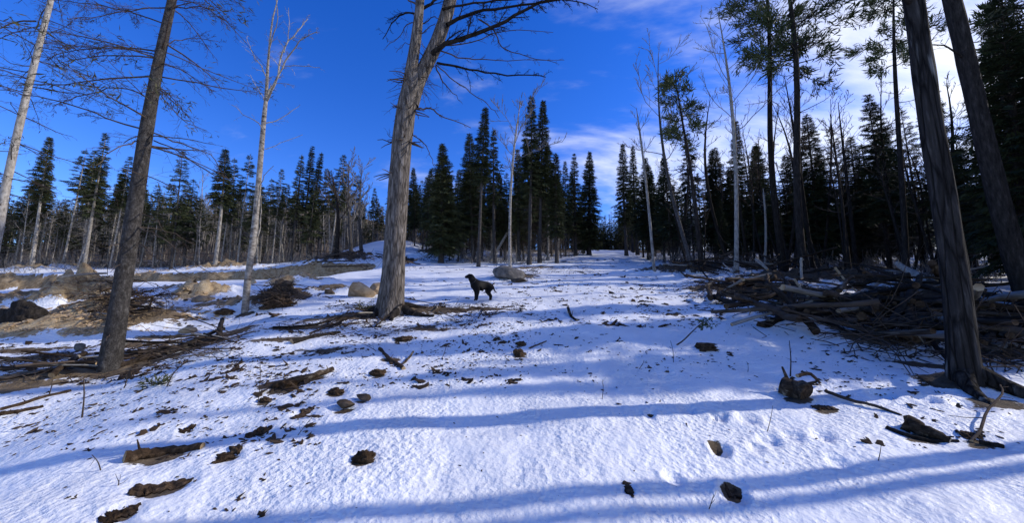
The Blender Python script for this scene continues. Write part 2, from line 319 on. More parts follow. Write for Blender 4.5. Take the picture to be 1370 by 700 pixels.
m, n, l, b = mat('black_fur'); M['fur'] = m
b.inputs['Base Color'].default_value = (.006, .0055, .006, 1); b.inputs['Roughness'].default_value = .7; b.inputs['Specular IOR Level'].default_value = .12
a = n.new('ShaderNodeTexNoise'); a.inputs['Scale'].default_value = 60; bp = n.new('ShaderNodeBump'); bp.inputs['Strength'].default_value = .4; bp.inputs['Distance'].default_value = .01
l.new(a.outputs[0], bp.inputs['Height']); l.new(bp.outputs[0], b.inputs['Normal'])
m, n, l, b = mat('collar_red'); M['collar'] = m; b.inputs['Base Color'].default_value = (.02, .02, .025, 1)

def ground_material():
    m, n, l, b = mat('snow_and_soil')
    g = n.new('ShaderNodeNewGeometry')
    def tex(scale, detail=4, rough=.6):
        t = n.new('ShaderNodeTexNoise'); t.inputs['Scale'].default_value = scale; t.inputs['Detail'].default_value = detail; t.inputs['Roughness'].default_value = rough
        l.new(g.outputs['Position'], t.inputs['Vector']); return t
    at_ = n.new('ShaderNodeAttribute'); at_.attribute_name = 'bare'; as_ = n.new('ShaderNodeAttribute'); as_.attribute_name = 'sand'
    e1 = tex(2.6, 9, .7); e2 = tex(11, 6, .7)
    s1 = n.new('ShaderNodeMath'); s1.operation = 'MULTIPLY_ADD'; l.new(e1.outputs[0], s1.inputs[0]); s1.inputs[1].default_value = 0.95; l.new(at_.outputs['Fac'], s1.inputs[2])
    s2 = n.new('ShaderNodeMath'); s2.operation = 'MULTIPLY_ADD'; l.new(e2.outputs[0], s2.inputs[0]); s2.inputs[1].default_value = 0.55; l.new(s1.outputs[0], s2.inputs[2])
    k = n.new('ShaderNodeMapRange'); k.interpolation_type = 'SMOOTHSTEP'; k.inputs['From Min'].default_value = 1.27; k.inputs['From Max'].default_value = 1.36; l.new(s2.outputs[0], k.inputs['Value'])
    d1 = tex(4.5, 9, .75)
    dark = ramp(n, [(0.3, (.018, .012, .008)), (0.5, (.055, .038, .024)), (0.68, (.12, .085, .055)), (0.8, (.2, .155, .11))]); l.new(d1.outputs[0], dark.inputs[0])
    sand = ramp(n, [(0.25, (.085, .053, .028)), (0.40, (.28, .185, .092)), (0.52, (.47, .335, .175)), (0.7, (.62, .49, .30))]); l.new(d1.outputs[0], sand.inputs[0])
    ms = n.new('ShaderNodeMixRGB'); l.new(as_.outputs['Fac'], ms.inputs[0]); l.new(dark.outputs[0], ms.inputs[1]); l.new(sand.outputs[0], ms.inputs[2])
    sn = tex(1.1, 5); snow = ramp(n, [(0.3, (.74, .74, .73)), (0.7, (.86, .86, .85))]); l.new(sn.outputs[0], snow.inputs[0])
    # needles, bark dust and grit lying on the snow
    gr = tex(55, 3, .6); grr = ramp(n, [(0.70, (0, 0, 0)), (0.74, (1, 1, 1))]); l.new(gr.outputs[0], grr.inputs[0])
    gm = n.new('ShaderNodeMixRGB'); l.new(grr.outputs[0], gm.inputs[0]); l.new(snow.outputs[0], gm.inputs[1]); gm.inputs[2].default_value = (.22, .18, .14, 1)
    mx_ = n.new('ShaderNodeMixRGB'); l.new(k.outputs[0], mx_.inputs[0]); l.new(gm.outputs[0], mx_.inputs[1]); l.new(ms.outputs[0], mx_.inputs[2])
    l.new(mx_.outputs[0], b.inputs['Base Color'])
    rr = n.new('ShaderNodeMapRange'); rr.inputs['To Min'].default_value = .55; rr.inputs['To Max'].default_value = .95; l.new(k.outputs[0], rr.inputs['Value']); l.new(rr.outputs[0], b.inputs['Roughness'])
    b.inputs['Specular IOR Level'].default_value = 0.3
    # crusty, pitted snow
    b1 = tex(16, 4, .6); b2 = tex(48, 3, .6); b3 = n.new('ShaderNodeTexVoronoi'); b3.inputs['Scale'].default_value = 22; l.new(g.outputs['Position'], b3.inputs['Vector'])
    h1_ = n.new('ShaderNodeMath'); h1_.operation = 'MULTIPLY_ADD'; l.new(b2.outputs[0], h1_.inputs[0]); h1_.inputs[1].default_value = .35; l.new(b1.outputs[0], h1_.inputs[2])
    h2_ = n.new('ShaderNodeMath'); h2_.operation = 'MULTIPLY_ADD'; l.new(b3.outputs['Distance'], h2_.inputs[0]); h2_.inputs[1].default_value = .45; l.new(h1_.outputs[0], h2_.inputs[2])
    # the snow lies on top: bare soil sits lower
    h3_ = n.new('ShaderNodeMath'); h3_.operation = 'MULTIPLY_ADD'; l.new(k.outputs[0], h3_.inputs[0]); h3_.inputs[1].default_value = -1.2; l.new(h2_.outputs[0], h3_.inputs[2])
    h4_ = n.new('ShaderNodeMath'); h4_.operation = 'MULTIPLY'; l.new(d1.outputs[0], h4_.inputs[0]); l.new(k.outputs[0], h4_.inputs[1])
    h5_ = n.new('ShaderNodeMath'); h5_.operation = 'MULTIPLY_ADD'; l.new(h4_.outputs[0], h5_.inputs[0]); h5_.inputs[1].default_value = 3.0; l.new(h3_.outputs[0], h5_.inputs[2])
    vs = tex(.9, 3); vr = n.new('ShaderNodeMapRange'); vr.inputs['From Min'].default_value = .35; vr.inputs['From Max'].default_value = .62; vr.inputs['To Min'].default_value = .35; vr.inputs['To Max'].default_value = 1.0; l.new(vs.outputs[0], vr.inputs['Value'])
    bp = n.new('ShaderNodeBump'); l.new(vr.outputs[0], bp.inputs['Strength']); bp.inputs['Distance'].default_value = 0.026
    l.new(h5_.outputs[0], bp.inputs['Height']); l.new(bp.outputs[0], b.inputs['Normal'])
    return m
M['ground'] = ground_material()

# ------------------------------------------------------------------ the ground sheet
def make_ground():
    rad = [0.0, 0.4]
    while rad[-1] < 900: rad.append(rad[-1] * (1.008 if 20 < rad[-1] < 38 else 1.0105 if 5 < rad[-1] <= 20 else 1.0155) + 0.004)
    rad = np.array(rad[1:])
    th = np.concatenate([np.radians(np.arange(-62, 62, 0.22)), np.radians(np.arange(62, 298, 4.0))])   # from straight ahead, clockwise
    nr, nt = len(rad), len(th)
    X = rad[:, None] * np.sin(th)[None]; Y = rad[:, None] * np.cos(th)[None]
    x, y = X.ravel(), Y.ravel()
    z = np.concatenate([H(x[i:i + 60000], y[i:i + 60000]) for i in range(0, len(x), 60000)])
    bare = np.zeros_like(x); sand = np.zeros_like(x); wsum = np.full_like(x, 1e-6)
    for (mx_, my_, rx, ry, an, h, b, s) in MOUNDS:
        c, n_ = math.cos(an), math.sin(an)
        q = (((x - mx_) * c + (y - my_) * n_) / rx) ** 2 + ((-(x - mx_) * n_ + (y - my_) * c) / ry) ** 2
        w = np.exp(-q * 0.85); bare = np.maximum(bare, b * w); ww = w ** 3; sand += s * ww; wsum += ww
    sand = np.where(wsum > 1e-4, sand / wsum, 0.2)
    # the steep cut face on the left is bare sandy earth; woods floor shows needles and brush
    gy = (base_h(x, y + .25) - base_h(x, y - .25)) / .5
    face = sstep(0.45, 1.0, gy) * (y > 19) * (y < 28) * (x < -5)
    bare = np.maximum(bare, 1.1 * face); sand = np.where(face > .3, 0.55 + 0.3 * noise(x * .4, y * .4, 3), sand)
    woods = np.clip(forest_weight(x, y), 0, 1) * (0.46 + 0.16 * noise(x * .25, y * .25, 9) + .22 * sstep(-.28, -.5, x / np.maximum(y, 1)) * sstep(24, 29, y) + .25 * sstep(38, 50, y))
    bare = np.maximum(bare, woods)
    bare = np.maximum(bare, 0.22 * sstep(-.1, .35, noise(x * .45, y * .45, 44)) * sstep(3.5, 6, y) * sstep(40, 20, y))
    V = np.concatenate([np.stack([x, y, z], 1), [[0, 0, h1(0, 0)]]])
    i = np.arange(nr - 1)[:, None] * nt; j = np.arange(nt)[None]; j2 = (j + 1) % nt
    Q = np.stack([i + j, i + nt + j, i + nt + j2, i + j2], -1).reshape(-1, 4)
    c = len(V) - 1; T = np.stack([np.full(nt, c), np.arange(nt), (np.arange(nt) + 1) % nt], 1)
    mb = MB(); mb.add(V, q=Q, t=T)
    me = mb.mesh('ground', [M['ground']])
    for nm, arr in (('bare', bare), ('sand', sand)):
        a_ = me.attributes.new(nm, 'FLOAT', 'POINT'); full = np.zeros(len(me.vertices)); full[:len(arr)] = arr; a_.data.foreach_set('value', full.astype(np.float32))
    o = obj('ground', me); tag(o, 'snow covered hillside clearing with bare soil banks', kind='structure')

def edge_y(u):
    """distance at which the forest edge begins, against x/y"""
    return np.interp(u, [-1.9, -1.35, -0.75, -0.5, -0.42, -0.30, -0.15, -0.03, 0.05, 0.12, 0.19, 0.30, 0.40, 0.55, 0.75, 1.0, 1.35],
                        [22, 26, 30, 29, 40, 40, 27, 24, 25, 29, 36, 33, 23, 21, 19, 16, 13])
def in_forest(x, y):
    if y < 4: return False
    u = x / y
    if y < edge_y(u): return False
    if abs(x - 0.252 * y) < 2.6 + (0.6 if y < 60 else 0): return False
    if -0.40 < u < -0.27 and y < 46: return False
    return True
def forest_weight(x, y):
    yy = np.maximum(y, 1.0); u = x / yy
    w = sstep(-1.5, 2.5, y - edge_y(u)) * (y > 4)
    return w * sstep(2.0, 4.0, np.abs(x - 0.252 * y))
make_ground()
def _grid(x0, x1, y0, y1, st):
    xs = np.arange(x0, x1 + st, st); ys = np.arange(y0, y1 + st, st); X, Y = np.meshgrid(xs, ys)
    return (x0, y0, st, len(xs), len(ys), H(X.ravel(), Y.ravel()).reshape(len(ys), len(xs)))
GRIDS = [_grid(-14, 14, 0, 17, .05), _grid(-85, 60, -16, 82, .2)]
def h1(x, y):
    for x0, y0, st, nx, ny, G in GRIDS:
        fx = (x - x0) / st; fy = (y - y0) / st
        if 0 <= fx < nx - 1 and 0 <= fy < ny - 1:
            i, j = int(fx), int(fy); a, b = fx - i, fy - j
            return float((G[j, i] * (1 - a) + G[j, i + 1] * a) * (1 - b) + (G[j + 1, i] * (1 - a) + G[j + 1, i + 1] * a) * b)
    return float(base_h(x, y))
def hit(px, py):
    d = ray(px, py); C = campos(); t = 0.8; st = .25; fine = False
    while t < 140:
        p = C + d * t
        if p[2] < h1(p[0], p[1]):
            if st < .004: break
            t -= st; st *= .25; fine = True
        t += st
        if not fine: st = max(.25, t * .02)
    p = C + d * t; p[2] = h1(p[0], p[1]); return p

# ------------------------------------------------------------------ trees
def unit(v): return np.asarray(v, float) / (math.sqrt(v[0] * v[0] + v[1] * v[1] + v[2] * v[2]) + 1e-9)
def curve(p, d, L, rng, n=5, droop=0.0, wig=0.15):
    P = [np.array(p, float)]; d = unit(np.array(d, float))
    for i in range(n):
        d = unit(d + rng.normal(0, wig, 3) * 0.5 + np.array([0, 0, -droop / n])); P.append(P[-1] + d * L / n)
    return np.array(P)
def twigs(mb, P, r, rng, n, L, levels, droop=0.1, flat=0.6, m=0, ang=(0.6, 1.0), s0=0.2, up=0.0, rmin=0.003):
    """side twigs along a polyline"""
    N_ = len(P)
    for k in range(n):
        s = s0 + (1 - s0) * (k + rng.random()) / n
        f = min(s * (N_ - 1), N_ - 1.001); i = int(f); p = P[i] + (P[i + 1] - P[i]) * (f - i); d = unit(P[i + 1] - P[i])
        side = np.array([d[1], -d[0], 0]); side = unit(side) if abs(d[0]) + abs(d[1]) > .2 else unit(rng.normal(0, 1, 3))
        sg = 1 if k % 2 else -1
        a = rng.uniform(*ang); sv = unit(side * sg * flat + rng.normal(0, 1, 3) * (1 - flat))
        dd = unit(d * math.cos(a) + sv * math.sin(a) + np.array([0, 0, up]))
        l = L * (1.05 - 0.65 * s) * rng.uniform(0.55, 1.2)
        rr = max(r * (1 - 0.6 * s) * 0.5, rmin)
        Q = curve(p, dd, l, rng, 3 if levels else 2, droop, 0.3)
        mb.tube(Q, np.linspace(rr, max(rr * 0.35, rmin * .7), len(Q)), 3, m)
        if levels: twigs(mb, Q, rr, rng, max(3, int(n * 0.55)), l * 0.5, levels - 1, droop, flat, m, ang, 0.25, up, rmin)

def trunk_tube(mb, P, R, k, rng, m=0, amp=0.05, flare=None, seed=0):
    """a trunk with uneven girth and, for flare=(height, amount, lobes), spreading roots"""
    P = np.asarray(P); n = len(P)
    zi = P[:, 2] - P[0, 2]; an = np.arange(k) * 2 * np.pi / k
    ro = 1 + amp * noise(an[None] * 1.4 + zi[:, None] * 0.3, zi[:, None] * 1.6 + np.sin(an)[None], seed) * 2
    ro = ro + amp * 0.7 * noise(np.cos(an)[None] * 3.5 + 9, zi[:, None] * 1.2 + np.sin(an)[None] * 3.5, seed + 3)
    if flare:
        hgt, amt, lob = flare
        f = np.exp(-np.clip(zi, 0, None) / hgt)[:, None]
        ro = ro + amt * f * (0.55 + 0.45 * np.cos(an[None] * lob + seed))
    mb.tube(P, R, k, m, rough=ro)
def resample(P, R, n):
    P = np.asarray(P, float); R = np.asarray(R, float); t = np.arange(len(P)); q = np.linspace(0, len(P) - 1, n)
    # smooth (Catmull-Rom) interpolation
    def cr(A):
        A = np.concatenate([[2 * A[0] - A[1]], A, [2 * A[-1] - A[-2]]]); i = np.clip(q.astype(int), 0, len(P) - 2); f = q - i
        f = f.reshape(-1, *([1] * (A.ndim - 1))); p0, p1, p2, p3 = A[i], A[i + 1], A[i + 2], A[i + 3]
        return 0.5 * (2 * p1 + (p2 - p0) * f + (2 * p0 - 5 * p1 + 4 * p2 - p3) * f ** 2 + (3 * p1 - p0 - 3 * p2 + p3) * f ** 3)
    return cr(P), np.interp(q, t, R)

def spruce_mb(h, rad, cb, seed, dens=1.0, fol=1.0, dead=40, tr=None, low=False):
    """spruce or fir of height h; crown starts at fraction cb; returns trunk, crown, dead-branch builders"""
    rng = np.random.default_rng(seed); tr = tr or h * 0.0105
    T = MB(); C = MB(); D = MB()
    n = 6 if low else 12
    z = np.linspace(-0.3, h * 0.985, n); sw = rng.normal(0, 0.05, 2)
    P = np.stack([sw[0] * np.sin(z / h * 3) * h * 0.12, sw[1] * np.sin(z / h * 2.3) * h * 0.12, z], 1)
    T.tube(P, np.interp(z, [-.3, .25, h * .5, h], [tr * 1.5, tr, tr * .62, tr * .08]), 5 if low else 8)
    cx = lambda q: np.array([np.interp(q, z, P[:, 0]), np.interp(q, z, P[:, 1]), q])
    zc = cb * h; B = []; Ti = []; Wd = []; Nn = []
    step = (0.36 if low else 0.21) / dens * (h / 10) ** .5
    lop = rng.uniform(0, 6.28); lopa = rng.uniform(0, .28)
    while zc < h * 0.995:
        t = (zc - cb * h) / (h * (1 - cb)); prof = (1 - t) ** 0.85 * (0.55 + 0.45 * min(1, t / 0.18)) + 0.035
        nb = rng.integers(4, 7)
        a0 = rng.uniform(0, 6.28)
        for k in range(nb):
            if rng.random() > fol: continue
            a = a0 + k * 6.283 / nb + rng.normal(0, .2)
            L = rad * prof * rng.uniform(.55, 1.15) * (1 + lopa * math.cos(a - lop)); e0 = 0.55 * t - 0.15 + rng.normal(0, .1)
            d = np.array([math.cos(a) * math.cos(e0), math.sin(a) * math.cos(e0), math.sin(e0)])
            Q = curve(cx(zc), d, L, rng, 3, 0.35 * (1 - t), .12)
            if t > .05 and not low: D.tube(Q, np.linspace(tr * .13, tr * .04, 4), 3)
            ns = max(3, int((5 if low else 9) * prof + 2.5))
            for j in range(ns):
                s = 0.18 + .82 * (j + rng.random() * .6) / ns; f = min(s * 3, 2.999); i = int(f); p = Q[i] + (Q[i + 1] - Q[i]) * (f - i); dd = unit(Q[i + 1] - Q[i])
                side = unit(np.array([dd[1], -dd[0], 0.0])); sg = (1, -1)[j % 2]
                l = (0.16 + L * 0.36 * (1.1 - s)) * rng.uniform(.7, 1.25) * (1.35 if low else 1)
                for sgn in ((sg, -sg) if not low else (sg,)):
                    sd = unit(dd * 0.75 + side * sgn * rng.uniform(.5, .95) + np.array([0, 0, rng.uniform(-.4, .05)]))
                    B.append(p); Ti.append(p + sd * l); Wd.append(l * rng.uniform(.15, .27)); Nn.append(unit(np.array([0, 0, 1.0]) + rng.normal(0, .45, 3)))
            B.append(Q[1]); Ti.append(Q[-1] + (Q[-1] - Q[-2]) * .3); Wd.append(L * .07 + .02); Nn.append(unit(np.array([0, 0, 1.0]) + rng.normal(0, .3, 3)))
        zc += step * rng.uniform(.7, 1.25) * (0.5 + .5 * prof + .15)
    top = cx(h)
    for k in range(3): B.append(top - [0, 0, .45]); Ti.append(top + rng.normal(0, .03, 3)); Wd.append(.05); Nn.append(rng.normal(0, 1, 3))
    if B:
        B, Ti, Wd, Nn = map(np.array, (B, Ti, Wd, Nn))
        if low: C.kites(B, Ti, Wd, Nn)
        else:
            d = Ti - B; l = np.sqrt((d * d).sum(1)); sd = crs(d, Nn); sd /= np.sqrt((sd * sd).sum(1))[:, None] + 1e-9
            C.kites(B, Ti, Wd * .32, Nn)
            for s_, sg in ((.1, 1), (.22, -1), (.38, 1), (.52, -1), (.68, 1), (.8, -1)):
                b0 = B + d * s_; t0 = b0 + (d * .42 + sd * (sg * Wd * 1.75)[:, None]) * (1.05 - .45 * s_) * rng.uniform(.75, 1.25, (len(B), 1)); t0[:, 2] -= l * rng.uniform(0, .10, len(B))
                C.kites(b0, t0, Wd * .26, Nn + rng.normal(0, .3, (len(B), 3)))
    for k in range(dead):
        q = rng.uniform(0.12 * h, max(cb * h * 1.15, .2 * h)); a = rng.uniform(0, 6.28); e = rng.normal(-.15, .2)
        L = rng.uniform(.3, 1.0) * min(1.3, rad * .95)
        Q = curve(cx(q), [math.cos(a), math.sin(a), e], L, rng, 3, .25, .25)
        D.tube(Q, np.linspace(.011, .004, 4) * (1 + .1 * h / 10), 3)
        if not low: twigs(D, Q, .008, rng, 5, L * .4, 0, .2, .7, 0, rmin=.004)
    return T, C, D
def tuft(rng, p, d, n, L, spread, B, Ti, Wd, Nn, w=.11):
    for k in range(n):
        v = unit(d + rng.normal(0, spread, 3)); l = L * rng.uniform(.6, 1.15); q = p + rng.normal(0, L * .28, 3)
        B.append(q); Ti.append(q + v * l); Wd.append(l * w * .6 * rng.uniform(.7, 1.4)); Nn.append(rng.normal(0, 1, 3))
def pine_mb(h, rad, c0, c1, seed, tr, nl=46, dead=10, tuftL=.3, ntuft=13, top=True, lean=(0, 0)):
    """white pine: bare trunk, clumped crown between heights c0 and c1"""
    rng = np.random.default_rng(seed); T = MB(); C = MB(); D = MB()
    z = np.linspace(-.3, h, 14); P = np.stack([0.10 * np.sin(z * .5 + seed) + lean[0] * (z / h) ** 2, 0.10 * np.sin(z * .37 + 2 * seed) + lean[1] * (z / h) ** 2, z], 1); P[:, :2] -= P[1, :2] * 0 + P[0, :2]
    T.tube(P, np.interp(z, [-.3, .3, h * .6, h], [tr * 1.45, tr, tr * .62, tr * .12]), 9)
    cx = lambda q: np.array([np.interp(q, z, P[:, 0]), np.interp(q, z, P[:, 1]), q])
    B = []; Ti = []; Wd = []; Nn = []
    for k in range(nl):
        t = (k + rng.random()) / nl; q = c0 + (c1 - c0) * t; a = rng.uniform(0, 6.28)
        L = rad * (0.45 + .75 * math.sin(math.pi * min(1, .18 + t * .8))) * rng.uniform(.5, 1.1); e = rng.uniform(-.15, .35) + .35 * t
        Q = curve(cx(q), [math.cos(a), math.sin(a), e], L, rng, 4, -.1, .25); D.tube(Q, np.linspace(tr * .2, .008, 5), 4)
        for j in range(7):
            s = rng.uniform(.35, 1); f = min(s * 4, 3.999); i = int(f); p = Q[i] + (Q[i + 1] - Q[i]) * (f - i)
            dd = unit(unit(Q[i + 1] - Q[i]) + rng.normal(0, .55, 3)); l = L * .38 * rng.uniform(.5, 1.1)
            W = curve(p, dd, l, rng, 2, -.15, .2); D.tube(W, np.linspace(.009, .004, 3), 3)
            for e_ in (W[1], W[2]): tuft(rng, e_, unit(dd + [0, 0, .3]), ntuft, tuftL, .55, B, Ti, Wd, Nn)
        tuft(rng, Q[-1], unit(Q[-1] - Q[-2]), ntuft + 3, tuftL, .5, B, Ti, Wd, Nn)
    C.kites(np.array(B), np.array(Ti), np.array(Wd), np.array(Nn))
    for k in range(dead):
        q = rng.uniform(.2 * h, c0); a = rng.uniform(0, 6.28); L = rng.uniform(.3, 1.4)
        Q = curve(cx(q), [math.cos(a), math.sin(a), rng.normal(0, .25)], L, rng, 4, .1, .3); D.tube(Q, np.linspace(tr * .14, .006, 5), 4); twigs(D, Q, .012, rng, 6, L * .45, 1, .1, .5, 0, rmin=.004)
    return T, C, D
def bare_mb(h, seed, tr, fork=.5, nb=7, spread=.45, levels=2, bl=.38, top_twigs=9, rmin=.006, sweep=.05):
    """leafless hardwood: trunk and an upswept head of branches"""
    rng = np.random.default_rng(seed); T = MB(); D = MB()
    z = np.linspace(-.3, h * .9, 12); s1, s2 = rng.normal(0, sweep, 2); P = np.stack([s1 * h * np.sin(z / h * 3.0), s2 * h * np.sin(z / h * 2.4), z], 1); P[:, :2] -= P[0, :2]
    T.tube(P, np.interp(z, [-.3, .25, h * fork, h * .9], [tr * 1.4, tr, tr * .66, tr * .14]), 8)
    for k in range(nb):
        q = h * (fork * .75 + (.86 - fork * .75) * (k + rng.random()) / nb); p = np.array([np.interp(q, z, P[:, 0]), np.interp(q, z, P[:, 1]), q]); a = k * 2.4 + rng.normal(0, .4)
        L = h * bl * rng.uniform(.6, 1.1) * (1.1 - .5 * (q / h)); e = rng.uniform(.6, 1.3) / spread * .45
        Q = curve(p, [math.cos(a), math.sin(a), e], L, rng, 6, -.5, .28); r0 = tr * .36 * (1.15 - q / h)
        D.tube(Q, np.linspace(r0, rmin, 7), 4); twigs(D, Q, r0, rng, top_twigs, L * .42, levels - 1, -.25, .25, 0, (.4, .85), .2, .25, rmin)
    twigs(D, P[6:], tr * .3, rng, 10, h * .14, levels - 1, -.2, .2, 0, (.5, .9), .1, .2, rmin)
    return T, D

def plant_tree(name, parts, base, axis, label, cat='tree', group=None, spin=0.0, scale=1.0):
    """parts: list of (part name, mesh); axis: trunk direction"""
    q = Vector((0, 0, 1)).rotation_difference(Vector(tuple(unit(axis)))) @ Quaternion((0, 0, 1), spin)
    r = empty(name, base, q); r.scale = (scale,) * 3
    if group: r.scale = (scale * (.8 + .45 * ((base[0] * 7.3) % 1)), scale * (.8 + .45 * ((base[1] * 5.7) % 1)), scale)
    tag(r, label, cat, group)
    for pn, me in parts:
        if me is not None: obj(pn, me, r)
    return r
def axis_from(base, toppx):
    P1 = at(toppx[0], toppx[1], base[1]); return P1 - base
def mk(mb, name, m, smooth=True): return mb.mesh(name, [M[m]], smooth)

# ---- the big forked pine in the middle
def big_pine():
    rng = np.random.default_rng(5)
    b = hit(523, 417); Y = b[1]
    r = empty('pine_tree', b); tag(r, 'large old pine with a forked trunk and dead limbs on the open snow', 'tree')
    T = MB(); L = MB(); C = MB()
    def path(pts, widths, dy=None):
        P = []; 
        for i, (x, y) in enumerate(pts): P.append(at(x, y, Y + (0 if dy is None else dy[i])) - b)
        return np.array(P), np.array([w * Y / FPX / 2 for w in widths])
    P, R = path([(521, 424), (523, 412), (527, 350), (532, 270), (537, 200), (543, 150), (551, 115), (556, 95)], [40, 35, 29, 27.5, 27, 26.5, 26, 16])
    P[0] = P[1] - np.array([0.01, 0, .3])
    P, R = resample(P, R, 70); trunk_tube(T, P, R, 28, rng, 0, .035, (.22, .55, 5), 3)
    P, R = path([(546, 130), (549, 105), (553, 75), (558, 40), (562, 0), (566, -60), (570, -140), (572, -230)], [18, 18, 16, 14, 12, 10, 7, 3], [-.02, -.05, -.1, -.15, -.2, -.25, -.3, -.3])
    P, R = resample(P, R, 34); trunk_tube(T, P, R, 14, rng, 0, .05, None, 5)
    P2, R2 = path([(550, 140), (558, 112), (571, 85), (587, 50), (600, 10), (612, -50), (625, -140), (640, -260), (650, -360)], [22, 21, 20, 20, 19, 16, 12, 7, 3], [.03, .05, .1, .15, .2, .3, .35, .4, .4])
    P2, R2 = resample(P2, R2, 40); trunk_tube(T, P2, R2, 16, rng, 0, .05, None, 8)
    # limbs seen against the sky: pixels, width in px, depth drift, twig number
    limbs = [([(578, 72), (600, 57), (650, 40), (690, 20), (728, 2), (775, -12)], 7.5, -.6, 22), ([(598, 33), (625, 20), (660, 12), (730, 2), (790, -4)], 6.0, .5, 20),
             ([(592, 12), (640, 4), (700, -2), (770, 1), (800, 12)], 3.5, .9, 14), ([(584, 60), (625, 58), (680, 40), (740, 43)], 2.2, .8, 10),
             ([(585, 84), (615, 90), (650, 97), (700, 100), (730, 103)], 3.6, -.7, 14), ([(583, 86), (605, 105), (630, 122), (655, 142), (668, 158)], 1.8, -.5, 6),
             ([(583, 88), (592, 108), (604, 122), (616, 136)], 2.4, .6, 4), ([(585, 66), (620, 78), (665, 80), (755, 80)], 2.3, .6, 12), ([(640, 25), (660, 40), (672, 62), (700, 74), (745, 84)], 2.6, .9, 12),
             ([(556, 146), (575, 145), (590, 155), (630, 171)], 3.0, -.4, 6), ([(551, 180), (565, 190), (575, 205), (580, 222)], 1.4, -.3, 3), ([(552, 178), (560, 186), (572, 198)], 1.2, .4, 2),
             ([(560, 20), (545, 17), (528, 27), (512, 52)], 3.2, -.3, 10), ([(558, 30), (545, 32), (535, 48), (517, 62)], 1.8, .3, 8), ([(560, 8), (548, 0), (530, -12), (515, -15)], 3, .4, 8), ([(562, 14), (580, 2), (600, -15), (612, -30)], 5, -.4, 6),
             ([(556, 40), (568, 30), (580, 22), (590, 25)], 2.2, -.2, 6), ([(560, 48), (572, 38), (582, 32)], 2.0, .3, 5), ([(535, 188), (527, 186), (518, 178)], 1.0, -.2, 3), ([(552, 58), (540, 60), (530, 70)], 1.0, .2, 3)]
    for pts, w, dy, nt in limbs:
        n = len(pts); P, R = path(pts, np.linspace(w, max(.7, w * .3), n), np.linspace(0, dy, n)); P, R = resample(P, R, n * 3); P[1:-1] += rng.normal(0, .012, (len(P) - 2, 3))
        o = MB(); o.tube(P, R, 7 if w > 3 else 5, 0); twigs(o, P, R[0] * .8, rng, nt, 0.55 if w > 3 else .35, 2 if w > 2.5 else 1, .15, .45, 0, (.5, 1.0), .15, 0, .0028)
        limb_o = obj('limb', o.mesh('limb', [M['dark_bark'] if w > 3 else M['twig']]), r)
    # snags, tangled twigs round the fork and old branch whorls
    o = MB()
    for k in range(60):
        f = P2[rng.integers(2, 12)] + rng.normal(0, .06, 3); a = rng.uniform(0, 6.28)
        Q = curve(f, [math.cos(a), math.sin(a) * .7, rng.normal(.1, .5)], rng.uniform(.2, .8), rng, 4, .2, .4); o.tube(Q, np.linspace(.009, .003, 5), 3)
        if k % 2: twigs(o, Q, .006, rng, 4, .25, 0, .1, .3, 0, rmin=.0028)
    for yy in (235, 193, 188, 150, 145, 113, 105):
        for k in range(6):
            p0 = at(np.interp(yy, [105, 150, 235], [552, 544, 535]), yy, Y) - b; a = rng.uniform(0, 6.28)
            Q = curve(p0 + np.array([math.cos(a), math.sin(a), 0]) * .2, [math.cos(a), math.sin(a), -.15], rng.uniform(.12, .4), rng, 3, .2, .3); o.tube(Q, np.linspace(.016, .006, 4), 4)
    obj('dead_branches', o.mesh('dead_branches', [M['twig']]), r)
    # live tops above the dead limbs
    B = []; Ti = []; Wd = []; Nn = []; o = MB()
    for (A, R_) in ((P2, R2),):
        for k in range(40):
            i = rng.integers(22, len(A)); a = rng.uniform(0, 6.28); Q = curve(A[i], [math.cos(a), math.sin(a), .25], rng.uniform(.7, 2.0), rng, 4, 0, .25); o.tube(Q, np.linspace(.03, .008, 5), 4)
            for j in range(8): tuft(rng, Q[rng.integers(2, 5)] + rng.normal(0, .15, 3), unit(np.array([math.cos(a), math.sin(a), .4])), 8, .22, .5, B, Ti, Wd, Nn)
    q = at(655, 14, Y + 1.2) - b
    for j in range(26): tuft(rng, q + rng.normal(0, .3, 3) * [1, 1, .7], unit(np.array([.4, 0, -.3])), 6, .13, .6, B, Ti, Wd, Nn, .08)
    C.kites(np.array(B), np.array(Ti), np.array(Wd), np.array(Nn))
    obj('upper_limbs', o.mesh('upper_limbs', [M['dark_bark']]), r); obj('crown', mk(C, 'crown', 'pine_needles', False), r)
    # spreading surface roots
    for k, (a, l) in enumerate([(-.25, .95), (-1.1, .6), (.5, .7), (3.4, .55), (-2.4, .5)]):
        o = MB(); d = np.array([math.cos(a), math.sin(a)]); pts = []
        for s in np.linspace(0.12, l, 8):
            x, y = b[0] + d[0] * s + .08 * math.sin(s * 7 + k), b[1] + d[1] * s; pts.append([x - b[0], y - b[1], h1(x, y) - b[2] + .12 * (1 - s / l) ** 2 + .01])
        o.tube(pts, np.linspace(.12, .03, 8), 8); obj('root', o.mesh('root', [M['dark_bark']]), r)
    obj('trunk', T.mesh('trunk', [M['pine_bark']]), r, None)
big_pine()

